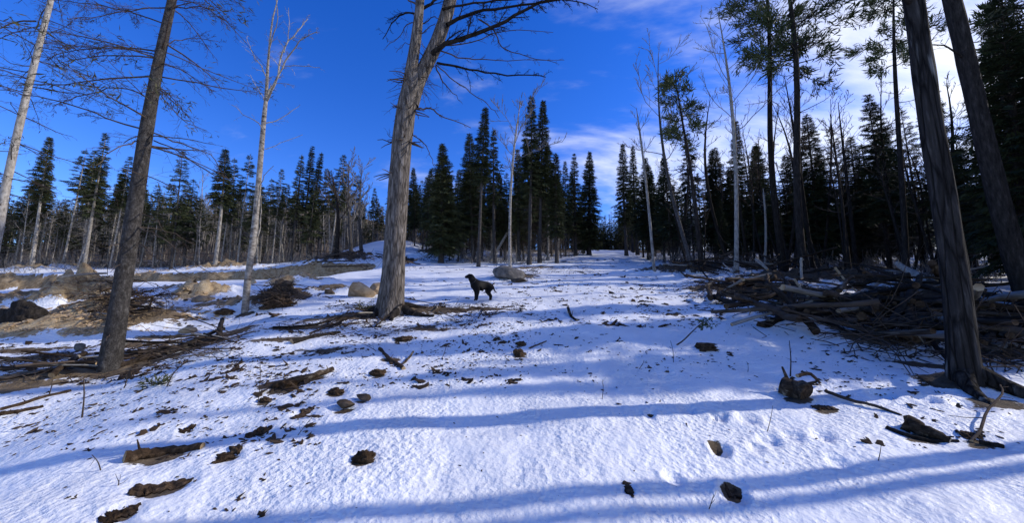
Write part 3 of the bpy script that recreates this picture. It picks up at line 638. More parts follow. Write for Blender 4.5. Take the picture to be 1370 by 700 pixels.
def near_tree(name, label, base_px, pts, widths, Y, m_trunk, limbs, seed, limb_mat='twig', flare=(.2, .5, 5), sides=22, amp=.035, auto=None, twigL=.45, lev=2):
    rng = np.random.default_rng(seed); b = hit(*base_px) if Y is None else at(*base_px, Y)
    Y = b[1]; b[2] = h1(b[0], b[1]); r = empty(name, b); tag(r, label, 'tree')
    P = np.array([at(x, y, Y) - b for x, y in pts]); P = np.vstack([[P[0, 0] * 0, 0, -.35], P]); R = np.array([wid(w, b) / 2 for w in [widths[0]] + list(widths)])
    P, R = resample(P, R, 70); T = MB(); trunk_tube(T, P, R, sides, rng, 0, amp, flare, seed)
    obj('trunk', T.mesh('trunk', [M[m_trunk]]), r)
    for pts_, w, dy, nt in limbs:
        n = len(pts_); Q = np.array([at(x, y, Y + dy * i / (n - 1)) - b for i, (x, y) in enumerate(pts_)]); rr = np.linspace(w, max(.7, w * .3), n) * Y / FPX / 2 * .95
        Q, rr = resample(Q, rr, n * 3); Q[1:-1] += rng.normal(0, .01, (len(Q) - 2, 3)); o = MB(); o.tube(Q, rr, 5)
        twigs(o, Q, rr[0] * .8, rng, nt, twigL, lev if nt > 8 else 1, .15, .65, 0, (.5, 1.0), .15, 0, .0022)
        obj('branch', o.mesh('branch', [M[limb_mat]]), r)
    if auto:
        n, z0, z1, Lmin, Lmax, drp, ntw, needles = auto
        o = MB(); B = []; Ti = []; Wd = []; Nn = []
        for k in range(n):
            zq = rng.uniform(z0, z1); i = int(np.argmin(abs(P[:, 2] - zq))); a = rng.uniform(0, 6.28); l = rng.uniform(Lmin, Lmax)
            Q = curve(P[i], [math.cos(a), math.sin(a), rng.normal(0.02, .2)], l, rng, 6, drp, .18); o.tube(Q, np.linspace(.013, .004, 7) * rng.uniform(.7, 1.3), 4)
            twigs(o, Q, .008, rng, ntw, l * .33, 1, .3, .75, 0, (.5, 1.0), .15, 0, .0022)
            if rng.random() < needles:
                for j in range(16): tuft(rng, Q[rng.integers(2, 7)] + rng.normal(0, .1, 3), unit(Q[-1] - Q[0]), 5, .13, .6, B, Ti, Wd, Nn, .10)
        obj('dead_branches', o.mesh('dead_branches', [M[limb_mat]]), r)
        if B: C = MB(); C.kites(np.array(B), np.array(Ti), np.array(Wd), np.array(Nn)); obj('needles', mk(C, 'needles', 'dry_needles', False), r)
    return r, P, R
# spruce standing on the snowy shoulder at left
near_tree('spruce_tree', 'spruce with a dark scaly trunk and long dead limbs beside broken branches', (147, 492),
    [(147, 490), (161, 400), (177, 300), (192, 200), (209, 100), (230, 0), (253, -110), (275, -230)], [34, 28, 25.5, 23, 19, 15.5, 11, 4], None, 'spruce_bark',
    [([(204, 132), (165, 118), (112, 127), (70, 142)], 2.2, -.5, 14), ([(192, 173), (150, 160), (95, 140), (45, 128), (0, 120), (-30, 112)], 2.6, .5, 18), ([(192, 188), (158, 196), (128, 222)], 2.2, -.6, 6), ([(181, 254), (140, 258), (80, 273), (78, 290)], 1.8, .7, 8),
     ([(206, 178), (250, 195), (284, 210), (300, 238)], 2.2, .7, 9), ([(206, 188), (240, 204), (290, 238), (292, 242)], 2.0, -.4, 8), ([(204, 198), (236, 200), (262, 212)], 1.4, .4, 5), ([(216, 128), (245, 160), (277, 175)], 1.5, .5, 6), ([(218, 85), (245, 95), (285, 122)], 2.0, -.5, 12),
     ([(221, 60), (250, 52), (292, 55)], 1.6, .6, 12), ([(228, 12), (270, 10), (306, 30)], 2.0, -.3, 14), ([(209, 68), (150, 63), (95, 68), (60, 80)], 2.4, .4, 18), ([(206, 72), (170, 66), (110, 62), (60, 55)], 1.8, -.6, 16), ([(216, 30), (160, 12), (100, 2), (70, 0)], 2.2, .5, 18),
     ([(222, 10), (180, 12), (130, 22), (90, 25)], 2.0, -.5, 18), ([(196, 235), (230, 250), (265, 268)], 1.5, -.6, 5), ([(186, 304), (215, 318), (250, 345), (286, 367)], 2.0, -.5, 5), ([(187, 304), (225, 310), (262, 328)], 1.4, .5, 4), ([(185, 325), (210, 345), (255, 372)], 1.6, -.7, 3), ([(190, 285), (205, 292), (222, 312)], 1.5, -.4, 2),
     ([(172, 325), (155, 328), (142, 332)], 1.5, -.3, 2), ([(165, 352), (158, 356), (148, 364)], 1.3, -.3, 0), ([(152, 440), (146, 448), (142, 456)], 1.1, -.25, 0), ([(196, 245), (190, 235), (160, 225)], 1.4, -.5, 3)], 21,
    auto=(52, 3.3, 9.5, .7, 1.9, .25, 9, .45))
# pole-like conifer at the far left
near_tree('spruce_tree', 'tall thin conifer with pale trunk and drooping twiggy branches beyond the soil bank', (-20, 405),
    [(-20, 403), (-4, 320), (8, 250), (30, 150), (50, 70), (68, 0), (95, -110), (120, -220)], [17, 15.5, 15, 13.5, 12, 10.5, 7, 2.5], 9.5, 'pale_bark',
    [([(48, 28), (20, 30), (0, 38), (-30, 45)], 2.6, -.4, 4), ([(42, 88), (20, 86), (0, 75)], 1.6, .4, 3)], 33, auto=(80, 2.0, 12, .8, 2.6, .3, 9, .3), sides=12, flare=(.2, .3, 5))
# maple on the right
rE, PE, RE = near_tree('maple_tree', 'leafless maple trunk with peeling bark streaks at the end of the brush pile', (1291, 507),
    [(1291, 505), (1287, 470), (1279, 380), (1263, 270), (1242, 140), (1222, 0), (1200, -130), (1180, -260)], [46, 44, 42, 40, 38, 35, 30, 20], None, 'maple_bark',
    [([(1222, 8), (1190, -30), (1150, -70), (1100, -100)], 9, -.6, 14), ([(1204, -110), (1240, -170), (1270, -240)], 10, .6, 14)], 41, 'dark_bark', (.30, .50, 4), 30, .06)
for k, (a, l) in enumerate([(-.9, .75), (-2.2, .5), (.3, .5)]):
    o = MB(); d = (math.cos(a), math.sin(a)); bx, by, bz = rE.location; pts = []
    for s in np.linspace(.1, l, 8):
        x, y = bx + d[0] * s, by + d[1] * s + .05 * math.sin(s * 8); pts.append([x - bx, y - by, h1(x, y) - bz + .13 * (1 - s / l) ** 1.5 - .005])
    o.tube(pts, np.linspace(.10, .02, 8), 8); obj('root', o.mesh('root', [M['maple_bark']]), rE)
near_tree('pine_tree', 'thick very dark trunk leaning in the shaded woods behind the brush pile', (1388, 440),
    [(1386, 438), (1372, 390), (1345, 300), (1318, 190), (1295, 90), (1274, 0), (1246, -120), (1220, -250)], [42, 39, 37, 35, 34, 33, 27, 12], 7.0, 'dark_bark',
    [([(1345, 305), (1362, 290), (1380, 285)], 4, .3, 3), ([(1290, 80), (1262, 60), (1240, 62)], 3, -.4, 6)], 43, 'dark_bark', (.25, .4, 5), 18, .05, auto=(9, 5.5, 9, .8, 1.8, .05, 8, .8))
# slim birch in the clearing
near_tree('birch_tree', 'slim leafless birch with pale upper branches beside a root clump', (328, 417),
    [(328, 416), (332, 370), (341, 300), (348, 220), (353, 160), (356, 130), (359, 80), (364, 30), (371, 0), (378, -40)], [11, 10, 9.5, 8.5, 7.5, 6, 4, 2.6, 1.8, 1], None, 'birch_bark',
    [([(357, 128), (370, 105), (378, 70), (395, 45), (412, 25)], 3.6, .5, 16), ([(357, 135), (366, 118), (382, 80), (405, 52), (424, 42)], 3.4, -.5, 16), ([(358, 110), (350, 90), (338, 70), (330, 50)], 1.9, .4, 10), ([(380, 70), (386, 45), (386, 10)], 1.8, .2, 8), ([(358, 100), (362, 60), (372, 20), (366, -20)], 2.2, -.2, 10),
     ([(355, 165), (372, 160), (400, 142)], 1.8, .3, 6), ([(354, 178), (346, 165), (330, 155), (310, 140)], 1.5, -.4, 6), ([(356, 140), (345, 118), (335, 100)], 1.4, .3, 5), ([(354, 200), (375, 192), (405, 180)], 1.1, .3, 2), ([(376, 88), (400, 88), (428, 90)], 1.4, -.3, 5), ([(340, 300), (347, 260), (352, 238), (366, 222)], 2.0, -.4, 3), ([(332, 370), (342, 330), (348, 300), (350, 262)], 3, .25, 3)], 55, 'pale_bark', (.15, .3, 4), 10, twigL=.4)

# ---- single trees that stand out: (kind, base px, axis px at the tree's depth, options, label)
def single(kind, base_px, top_px, label, Y=None, seed=1, name=None, **kw):
    b = hit(*base_px) if Y is None else at(*base_px, Y); b[2] = h1(b[0], b[1]) - .02
    ax = axis_from(b, top_px); h = float(np.linalg.norm(ax)); w = wid(kw.pop('w', 8), b) / 2; bm = kw.pop('bark', 'spruce_bark'); spin = kw.pop('spin', 0)
    if kind == 'spruce':
        T, C, D = spruce_mb(h, wid(kw.pop('rad'), b), kw.pop('cb', .4), seed, tr=w, **kw)
        parts = [('trunk', mk(T, 'trunk', bm)), ('crown', mk(C, 'crown', 'spruce_needles', False)), ('dead_branches', mk(D, 'dead_branches', 'twig'))]; nm = 'spruce_tree'
    elif kind == 'pine':
        c0, c1 = kw.pop('c')
        T, C, D = pine_mb(h, wid(kw.pop('rad'), b), c0 * h, c1 * h, seed, w, **kw)
        parts = [('trunk', mk(T, 'trunk', bm)), ('crown', mk(C, 'crown', 'pine_needles', False)), ('branches', mk(D, 'branches', 'dark_bark'))]; nm = 'pine_tree'
    else:
        T, D = bare_mb(h, seed, w, **kw); parts = [('trunk', mk(T, 'trunk', bm)), ('branches', mk(D, 'branches', 'grey_twig' if bm != 'dark_bark' else 'twig'))]; nm = 'bare_tree'
    plant_tree(name or nm, parts, b, ax, label, spin=spin); SPOTS.append((b[0], b[1]))
SPOTS = []
S = single
S('spruce', (640, 357), (650, 143), 'tall spruce with narrow dark tuft of crown rising behind the black dog', seed=61, rad=17, cb=.52, w=4.8, dens=1.2)
S('spruce', (662, 352), (661, 175), 'thin spruce with sparse crown close beside the tall tufted spruce', seed=62, rad=14, cb=.45, w=5, fol=.8)
S('spruce', (708, 354), (711, 128), 'tall sparse spruce with light trunk at the edge of the snowy track', seed=63, rad=24, cb=.42, w=5.5, fol=.75, bark='spruce_bark', dens=1.1)
S('spruce', (722, 352), (727, 135), 'tall spruce with spire crown and long bare trunk at the edge of the track', seed=64, rad=21, cb=.40, w=5, dens=1.1)
S('spruce', (745, 352), (744, 205), 'medium spruce tucked behind the pair of tall spire trees', seed=65, rad=20, cb=.25, w=5)
S('spruce', (694, 350), (692, 200), 'dark narrow spruce between the leaning birch and the tall spires', seed=66, rad=16, cb=.3, w=5)
S('bare', (683, 362), (702, 112), 'leaning leafless birch with forked top beside the boulder', seed=67, w=4, fork=.72, nb=7, spread=.5, bark='birch_bark', rmin=.012, levels=2)
S('bare', (652, 350), (668, 190), 'crooked pale birch trunk behind the tall tufted spruce', seed=68, w=4, fork=.7, nb=4, bark='birch_bark', rmin=.012, sweep=.09)
S('spruce', (590, 352), (592, 193), 'broad bushy green spruce standing alone above the dark brush', seed=69, rad=36, cb=.10, w=7, dens=1.5, dead=20)
S('spruce', (788, 340), (789, 203), 'dense dark spruce with full pointed crown left of the track', seed=70, rad=27, cb=.08, w=6, dens=1.4, Y=38)
S('spruce', (770, 342), (768, 205), 'spruce with thin ragged top beside the dense pointed spruce', seed=71, rad=19, cb=.2, w=5, Y=37, fol=.8)
S('spruce', (838, 338), (833, 192), 'slender spruce with pale trunk on the right side of the track', seed=72, rad=20, cb=.28, w=5, Y=36)
S('spruce', (853, 338), (847, 195), 'slender dark spruce with dense tip on the right side of the track', seed=73, rad=18, cb=.25, w=5, Y=38)
S('bare', (875, 362), (848, 120), 'bent thin dead trunk leaning over the right edge of the snowy track', seed=74, w=4.5, fork=.8, nb=5, bark='pale_bark', rmin=.009, bl=.2, levels=1)
S('pine', (938, 362), (905, 90), 'pine with a small rounded ball of foliage on a bare stem', seed=75, rad=30, c=(.60, .95), w=7, nl=22, bark='dark_bark', tuftL=.34, ntuft=8, dead=10)
S('bare', (930, 364), (893, 20), 'tall leafless hardwood with thin grey crown touching the rounded pine', seed=76, w=6.5, fork=.55, nb=9, bark='spruce_bark', rmin=.009, spread=.7, bl=.3)
S('bare', (984, 366), (948, -10), 'tall leafless birch with spreading forked head right of the rounded pine', seed=77, w=7, fork=.6, nb=9, bark='pale_bark', rmin=.008, spread=.6, bl=.32)
S('pine', (1050, 380), (1022, -110), 'tall dark pine with high foliage and straight bare trunk', Y=15, seed=78, rad=62, c=(.56, .97), w=11, nl=42, bark='dark_bark', tuftL=.30, ntuft=13, dead=14)
S('pine', (1078, 380), (1042, -130), 'tall pine with the widest needle canopy above the brush pile', Y=14, seed=79, rad=80, c=(.50, .97), w=13, nl=58, bark='dark_bark', tuftL=.32, ntuft=14, dead=14)
S('bare', (1062, 376), (1048, 110), 'thin leafless pole between the two tall pines', Y=17, seed=80, w=5, fork=.6, nb=6, bark='dark_bark', rmin=.007, bl=.2)
S('bare', (1137, 372), (1112, 125), 'dead spiky conifer with bare stubby branches behind the brush pile', Y=16, seed=81, w=8, fork=.4, nb=16, bark='dark_bark', rmin=.007, bl=.14, spread=1.6, levels=1)
S('pine', (1212, 378), (1190, -60), 'slim dark pine with one-sided tufts and bare lower trunk beside the maple', Y=12, seed=82, rad=52, c=(.62, .98), w=11, nl=26, bark='dark_bark', tuftL=.25, dead=12)
S('pine', (1402, 428), (1318, -160), 'thin leaning pine with open needle tufts behind the thick dark trunk', Y=9, seed=97, rad=62, c=(.50, .97), w=8, nl=20, bark='dark_bark', tuftL=.24, dead=8)
S('spruce', (990, 352), (985, 162), 'pointed spruce showing above the dark firs behind the tall birch', seed=83, rad=24, cb=.3, w=6, Y=27)
S('spruce', (1018, 340), (1010, 195), 'bushy dark fir between the birch and the tall pines', seed=84, rad=34, cb=.12, w=6, Y=24, dens=1.3)
S('spruce', (1152, 352), (1148, 228), 'broad dark fir with pointed top right of the tall pines', seed=85, rad=40, cb=.05, w=6, Y=22, dens=1.4)
S('spruce', (1105, 352), (1096, 205), 'dark shaggy fir directly behind the tall pines', seed=86, rad=36, cb=.08, w=6, Y=21, dens=1.3)
S('bare', (1022, 356), (1018, 240), 'pale broken snag standing upright in the dark woods', Y=18, seed=87, w=4, fork=.9, nb=1, bark='grey_wood', rmin=.01, bl=.05, levels=1)
S('spruce', (42, 360), (68, 184), 'spruce with a dense dark crown on a pale bare trunk at the sunlit edge', seed=88, rad=26, cb=.50, w=6.5, Y=27, bark='pale_bark', dens=1.3)
S('spruce', (112, 358), (143, 178), 'tall leaning spruce with thin feathery top at the sunlit edge', seed=89, rad=27, cb=.40, w=7, Y=27, bark='pale_bark', fol=.75)
S('spruce', (288, 354), (302, 200), 'pale trunked conifer with a lopsided bushy top at the sunlit edge', seed=90, rad=24, cb=.52, w=6.5, Y=26, bark='pale_bark', dens=1.1)
S('spruce', (402, 345), (418, 195), 'slim grey green spruce, tallest of the trio above the cut bank', seed=91, rad=15, cb=.3, w=5, Y=32, fol=.85)
S('spruce', (415, 345), (431, 204), 'dark slim spruce beside the tallest of the trio above the cut bank', seed=92, rad=13, cb=.3, w=5, Y=33)
S('spruce', (390, 345), (404, 207), 'thin spruce on the left of the trio above the cut bank', seed=93, rad=15, cb=.4, w=5, Y=31, fol=.8)
S('bare', (448, 356), (436, 215), 'dark bushy leafless tree standing on the brushy rise', seed=94, w=7, fork=.45, nb=10, bark='dark_bark', rmin=.014, bl=.34, Y=25, spread=.7)
S('bare', (470, 352), (468, 205), 'grey leafless tree with dense fine twigs above the brushy rise', seed=95, w=6, fork=.4, nb=12, bark='spruce_bark', rmin=.016, bl=.3, Y=28)
S('bare', (484, 354), (484, 205), 'grey twiggy tree next to the big forked pine above the brushy rise', seed=96, w=6, fork=.4, nb=12, bark='spruce_bark', rmin=.016, bl=.3, Y=29)

# ---- the forest: prototypes shared by many trees
PROTO = []
for k in range(10):
    rngk = random.Random(100 + k)
    T, C, D = spruce_mb(10, [1.3, 1.5, 1.2, 1.5, 1.35, 1.75, 1.3, 1.2, 1.0, 1.9][k], [.52, .45, .35, .5, .22, .12, .3, .62, .55, .25][k], 200 + k, [1, 1, 1, .9, 1, 1, 1, .8, 1.1, .8][k], [.95, .8, .9, .6, 1, 1, .85, .5, .75, .62][k], [95, 90, 60, 110, 40, 25, 60, 120, 80, 60][k], tr=[.10, .095, .11, .085, .12, .12, .1, .08, .08, .11][k])
    PROTO.append((mk(T, 'trunk', 'pale_bark' if k in (0, 1, 3, 7, 8) else 'spruce_bark'), mk(C, 'crown', 'spruce_needles', False), mk(D, 'dead_branches', 'grey_twig' if k in (0, 1, 3, 7, 8) else 'twig'), mk(T, 'trunk', 'dark_bark'), mk(C, 'crown', 'shaded_needles', False)))  # last two: same trees for the right, darker bark and shade-darkened needles
POLE = []
for k in range(3):
    T, D = bare_mb(9, 300 + k, .075, .5, 8, .5, 2, .22, 6, .011)
    POLE.append((mk(T, 'trunk', 'pale_bark'), mk(D, 'branches', 'grey_twig')))
rf = random.Random(77)
cells = {}
def free(x, y, d):
    for i in range(-2, 3):
        for j in range(-2, 3):
            for (a, b_) in cells.get((int(x // 2) + i, int(y // 2) + j), ()):
                if (a - x) ** 2 + (b_ - y) ** 2 < d * d: return False
    return True
def occupy(x, y): cells.setdefault((int(x // 2), int(y // 2)), []).append((x, y))
for s_ in SPOTS: occupy(*s_)
LOOK = ['high crowned pale conifer', 'feathery pale trunked conifer', 'half crowned brown conifer', 'sparse ragged pale conifer', 'low branched dark conifer', 'dense fir clothed to the ground', 'long crowned open conifer', 'nearly bare pale conifer', 'slim tufted pale conifer', 'wide gappy brown conifer']
def forest_label(u, k):
    if u < -1.0: w = 'in the sunlit forest wall beyond the sandy bank'
    elif u < -0.62: w = 'in the sunlit forest wall above the cut bank'
    elif u < -0.36: w = 'on the brushy rise past the cut bank'
    elif u < -0.02: w = 'in the forest behind the dog and the broad bushy spruce'
    elif u < 0.25: w = 'in the forest edge left of the snowy track'
    elif u < 0.5: w = 'right of the snowy track behind the birches'
    else: w = 'in the deep shaded woods behind the brush pile'
    return LOOK[k] + ' ' + w, LOOK[k] + ' set ' + w
cand = []
for _ in range(9000):
    u = rf.uniform(-1.5, 1.45); y = rf.uniform(12, 75); x = u * y
    if in_forest(x, y): cand.append((y - float(edge_y(u)), x, y, u))
cand.sort()
count = 0; far_spots = []; npole = 0
for dpt, x, y, u in cand:
    if u < -.3: sp = 1.08 if dpt < 8 else 1.8
    elif u < .35: sp = 1.2 if dpt < 8 else 1.9
    else: sp = 1.7 if dpt < 10 else 2.2
    if not free(x, y, sp): continue
    occupy(x, y)
    z = h1(x, y) - .03
    if count < 295 and (dpt < 10):
        left = u < -.3
        if left: k = rf.choice([0, 1, 3, 7, 8, 7, 3, 9, 7]); h = rf.choice([rf.uniform(3.5, 6.0), rf.uniform(5.5, 7.5), rf.uniform(6.0, 8.5), rf.uniform(7.5, 10.5)])
        elif u < .35: k = rf.choice([2, 6, 4, 1, 3, 8, 9]); h = rf.choice([rf.uniform(4.5, 7.0), rf.uniform(6.5, 9.0), rf.uniform(7.5, 10)])
        else: k = rf.choice([4, 5, 2, 3, 6, 9, 9]); h = rf.choice([rf.uniform(4, 6.5), rf.uniform(6.0, 9.0), rf.uniform(7, 9.5)])
        pr = PROTO[k]; lab, grp = forest_label(u, k)
        ax = np.array([rf.gauss(0, .035), rf.gauss(0, .03), 1.0])
        if left and npole < 80 and rf.random() < .36:
            npole += 1; pp = POLE[rf.randrange(3)]
            plant_tree('bare_tree', [('trunk', pp[0]), ('branches', pp[1])], (x, y, z), ax, 'thin leafless pole tree among the conifers of the sunlit forest wall', group='leafless poles in the sunlit forest wall', spin=rf.uniform(0, 6.28), scale=h / 9 * rf.uniform(.7, 1.0))
        else:
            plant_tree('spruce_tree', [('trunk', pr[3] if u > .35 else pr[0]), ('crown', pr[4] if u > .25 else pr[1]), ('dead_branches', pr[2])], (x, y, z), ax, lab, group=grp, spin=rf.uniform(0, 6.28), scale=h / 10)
        count += 1
    else: far_spots.append((x, y, z))
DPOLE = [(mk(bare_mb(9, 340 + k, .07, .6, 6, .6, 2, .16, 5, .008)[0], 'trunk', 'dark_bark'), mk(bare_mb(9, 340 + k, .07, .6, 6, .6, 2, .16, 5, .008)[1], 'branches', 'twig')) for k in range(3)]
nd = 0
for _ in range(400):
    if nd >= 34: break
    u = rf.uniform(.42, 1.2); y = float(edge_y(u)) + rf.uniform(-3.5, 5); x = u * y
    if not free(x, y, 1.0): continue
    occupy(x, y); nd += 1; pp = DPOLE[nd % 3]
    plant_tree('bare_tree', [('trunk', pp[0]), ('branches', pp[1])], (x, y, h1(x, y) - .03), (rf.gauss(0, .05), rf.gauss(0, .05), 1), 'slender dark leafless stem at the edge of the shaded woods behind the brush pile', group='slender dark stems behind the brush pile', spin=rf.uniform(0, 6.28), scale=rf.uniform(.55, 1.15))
print('forest individuals', count, 'poles', npole, 'far', len(far_spots))
# deeper woods and the wooded hill beyond: one mass
LOWP = [spruce_mb(10, 1.5, [.3, .15, .4][k], 400 + k, .75, .9, 10, low=True) for k in range(3)]
LOWP = [(a.verts(), np.concatenate(a.q), b_.verts(), np.concatenate(b_.q), c_.verts(), np.concatenate(c_.q)) for a, b_, c_ in LOWP]
POLEV = []
for k in range(3):
    T, D = bare_mb(9, 330 + k, .09, .35, 7, .5, 1, .25, 5, .03); POLEV.append((T.verts(), np.concatenate(T.q), D.verts(), np.concatenate(D.q)))
WM = MB()
def mass_tree(x, y, z, h):
    a, aq, b_, bq, c_, cq = LOWP[rf.randrange(3)]; s = h / 10; an = rf.uniform(0, 6.28); R_ = np.array([[math.cos(an), -math.sin(an), 0], [math.sin(an), math.cos(an), 0], [0, 0, 1]]) * s
    o = np.array([x, y, z]); WM.add(a @ R_.T + o, q=aq, m=1); WM.add(b_ @ R_.T + o, q=bq, m=0); WM.add(c_ @ R_.T + o, q=cq, m=1)
def mass_bare(x, y, z, h):
    a, aq, d_, dq = POLEV[rf.randrange(3)]; s = h / 9; an = rf.uniform(0, 6.28); R_ = np.array([[math.cos(an), -math.sin(an), 0], [math.sin(an), math.cos(an), 0], [0, 0, 1]]) * s
    o = np.array([x, y, z]); WM.add(a @ R_.T + o, q=aq, m=2); WM.add(d_ @ R_.T + o, q=dq, m=2)
for (x, y, z) in far_spots:
    if x < -.3 * y:
        if rf.random() < .5: mass_bare(x, y, z, rf.uniform(5.5, 8.5))
        else: mass_tree(x, y, z, rf.uniform(5.0, 8.5))
    else: mass_tree(x, y, z, rf.uniform(6.5, 9.5))
for k in range(170):                                    # trees where the track bends out of sight
    y = rf.uniform(64, 84); x = .252 * y + rf.uniform(-6, 6); mass_tree(x, y, h1(x, y) - .1, rf.uniform(5.0, 8.0))
for k in range(420):                                    # the forest wall goes on to the left
    y = rf.uniform(10, 60); x = -rf.uniform(1.5 * y if y > 22 else 36, 110)
    if not free(x, y, 1.7): continue
    occupy(x, y); (mass_bare if rf.random() < .4 else mass_tree)(x, y, h1(x, y) - .1, rf.uniform(5, 9))
for k in range(1500):                                   # the wooded hill
    u = rf.uniform(-1.3, .5); y = rf.uniform(75, 190); x = u * y
    if abs(x - .252 * y) < 6: continue
    z = float(base_h(x, y))
    if rf.random() < .55 and u < -.1: mass_bare(x, y, z - .1, rf.uniform(8, 12))
    elif rf.random() < .6: mass_tree(x, y, z - .1, rf.uniform(8, 12))
# woods to the right of the camera, continuing the shaded forest
side_spots = []
for k in range(4200):
    x = rf.uniform(9.5, 34); y = rf.uniform(-14, 26)
    if x < 1.36 * y: continue                           # that part is in the open view and planted above
    if -2.2 < y - 0.14 * x < 4.45: continue              # an open lane lets low sun reach the foreground
    if not free(x, y, 1.3 if y - .14 * x < 8.5 else 2.2): continue
    occupy(x, y); y0 = y - .14 * x; hm = max(3.5, .55 * (x + float(np.interp(y0, [4.2, 9], [6.0, 1.6]))) - .3); z = h1(x, y) - .1
    if y > 3 and x < 2.1 * y: side_spots.append((x, y, z, min(rf.uniform(6.5, 9.0), hm)))
    elif rf.random() < .8: mass_tree(x, y, z, min(rf.uniform(6.5, 9.0), hm))
    else: mass_bare(x, y, z, min(rf.uniform(8, 12), hm))
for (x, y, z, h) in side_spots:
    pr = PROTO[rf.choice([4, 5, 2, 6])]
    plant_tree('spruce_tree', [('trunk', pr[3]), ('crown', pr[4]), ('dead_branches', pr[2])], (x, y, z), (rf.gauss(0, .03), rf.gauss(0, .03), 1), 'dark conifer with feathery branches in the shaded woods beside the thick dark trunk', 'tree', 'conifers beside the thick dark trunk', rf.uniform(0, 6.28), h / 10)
wo = obj('distant_woods', WM.mesh('distant_woods', [M['spruce_needles'], M['spruce_bark'], M['grey_twig']], False)); tag(wo, 'dense mass of conifers and bare trees filling the woods and far hill', 'woods', kind='stuff')
# straight trunks to the right, their shadows cross the foreground snow
SLX, SLY = -math.sin(SUN_AZ), -math.cos(SUN_AZ)
def sunward(px, py, dist):
    g = hit(px, py); return g[0] - SLX * dist, g[1] - SLY * dist
for k, (px, py, dist, w, h) in enumerate([(1100, 634, 6.0, .075, 12), (1100, 668, 8.5, .08, 13), (1100, 500, 11.5, .11, 12)]):
    x, y = sunward(px, py, dist)
    T, D = bare_mb(h, 500 + k, w, .8, 5, .5, 2, .2, 6, .006, .002)
    plant_tree('bare_tree', [('trunk', mk(T, 'trunk', 'maple_bark')), ('branches', mk(D, 'branches', 'twig'))], (x, y, h1(x, y) - .02), (0, 0, 1), 'straight leafless trunk standing outside the brush pile, beyond the maple', group='straight trunks beyond the maple')
# brush and saplings under the forest edge
SB = MB(); rb = np.random.default_rng(909)
for k in range(900):
    u = rb.uniform(-1.4, 1.3); y = float(edge_y(u)) + rb.uniform(-1.5, 6); x = u * y
    if abs(x - .252 * y) < 3 or y < 5: continue
    p = np.array([x, y, h1(x, y)]); n = rb.integers(2, 5); hh = rb.uniform(.3, 1.6)
    for j in range(n):
        Q = curve(p + rb.normal(0, .12, 3) * [1, 1, 0], rb.normal(0, .45, 3) + [0, 0, 1], hh * rb.uniform(.5, 1.1), rb, 3, 0, .4); SB.tube(Q, np.linspace(.014, .006, 4), 3); twigs(SB, Q, .008, rb, 4, hh * .4, 0, 0, .3, 0, rmin=.005)
tag(obj('underbrush', SB.mesh('underbrush', [M['grey_twig']])), 'tangle of thin bare saplings along the forest floor', 'brush', kind='stuff')

# ------------------------------------------------------------------ rocks, logs, debris
def lump(seed, sx_, sy_, sz_, sub=3, rough=.25, fr=1.3, flat=0.0, facet=False):
    """an irregular stone or clod as a mesh builder, base near z=0"""
    import bmesh
    bm = bmesh.new(); bmesh.ops.create_icosphere(bm, subdivisions=sub, radius=1.0)
    V = np.array([v.co[:] for v in bm.verts]); F = [[v.index for v in f.verts] for f in bm.faces]; bm.free()
    d = fbm(V[:, 0] * fr + seed * 3.1, V[:, 1] * fr + V[:, 2] * 1.7 * fr + seed, 4, seed, .55) + fbm(V[:, 2] * fr + seed, V[:, 0] * fr - V[:, 1] * fr, 3, seed + 5, .5)
    V = V * (1 + rough * d)[:, None]
    if facet:
        r_ = np.random.default_rng(seed)
        for k in range(11):
            nn = unit(r_.normal(0, 1, 3)); c = r_.uniform(.5, .82) if seed not in (8, 9, 6) else r_.uniform(.35, .65); over = np.maximum(V @ nn - c, 0); V = V - over[:, None] * nn * .93
    V = V * [sx_, sy_, sz_]
    mb = MB(); mb.add(V, t=F); return mb
def rock(name, px, py, wpx, hpx, label, m, seed, cat='rock', sink=.3, group=None, facet=True, rough=.2, rot=0, deep=.8):
    b = hit(px, py); s = b[1] / FPX; w, h = wid(wpx, b) / 2, hpx * s / 2
    mb = lump(seed, w * (1 if facet else 1.1), w * deep, h * (1 + sink) * (1 if facet else .8), 4, rough if facet else rough * 1.1, 1.3 if facet else 1.6, facet=facet)
    o = obj(name, mb.mesh(name, [M[m]], True), None, b + np.array([0, w * deep * .3, h * ((1 - sink * .5) * .62 if facet else -.05)])); o.rotation_euler = (0, 0, rot); tag(o, label, cat, group); return o
rock('boulder', 480, 397, 50, 24, 'large rounded tan boulder beside the big forked pine', 'tan_stone', 31, 'boulder')
rock('boulder', 505, 394, 26, 21, 'smaller tan boulder tucked between the large boulder and the pine trunk', 'tan_stone', 2, 'boulder')
rock('boulder', 682, 372, 46, 22, 'grey rounded boulder at the foot of the leaning birch behind the dog', 'grey_stone', 3, 'boulder')
rock('root_plate', 28, 428, 88, 46, 'dark overturned plate of roots and earth leaning on the sandy bank', 'dark_bark', 40, 'root plate', facet=False, rough=.35, deep=.5)
rock('boulder', 693, 378, 30, 9, 'low dark rock in front of the grey boulder', 'brown_stone', 4, 'rock')
rock('rock', 104, 470, 24, 11, 'rounded grey rock on snow below the sandy bank', 'grey_stone', 5)
rock('rock', 162, 464, 20, 18, 'upright grey rock just behind the dark spruce trunk', 'grey_stone', 6)
rock('rock', 246, 446, 32, 10, 'flat pale yellow stone on the snow past the spruce', 'tan_stone', 7)
rock('rock', 461, 548, 30, 13, 'brown angular stone, left of a pair in the snow', 'brown_stone', 8)
rock('rock', 485, 537, 22, 11, 'brown angular stone, right and smaller of a pair in the snow', 'brown_stone', 9)
rock('soil_clod', 486, 618, 27, 21, 'ragged dark clod of bark and soil alone on smooth snow', 'rot_bark', 10, 'clod', facet=False, rough=.45)
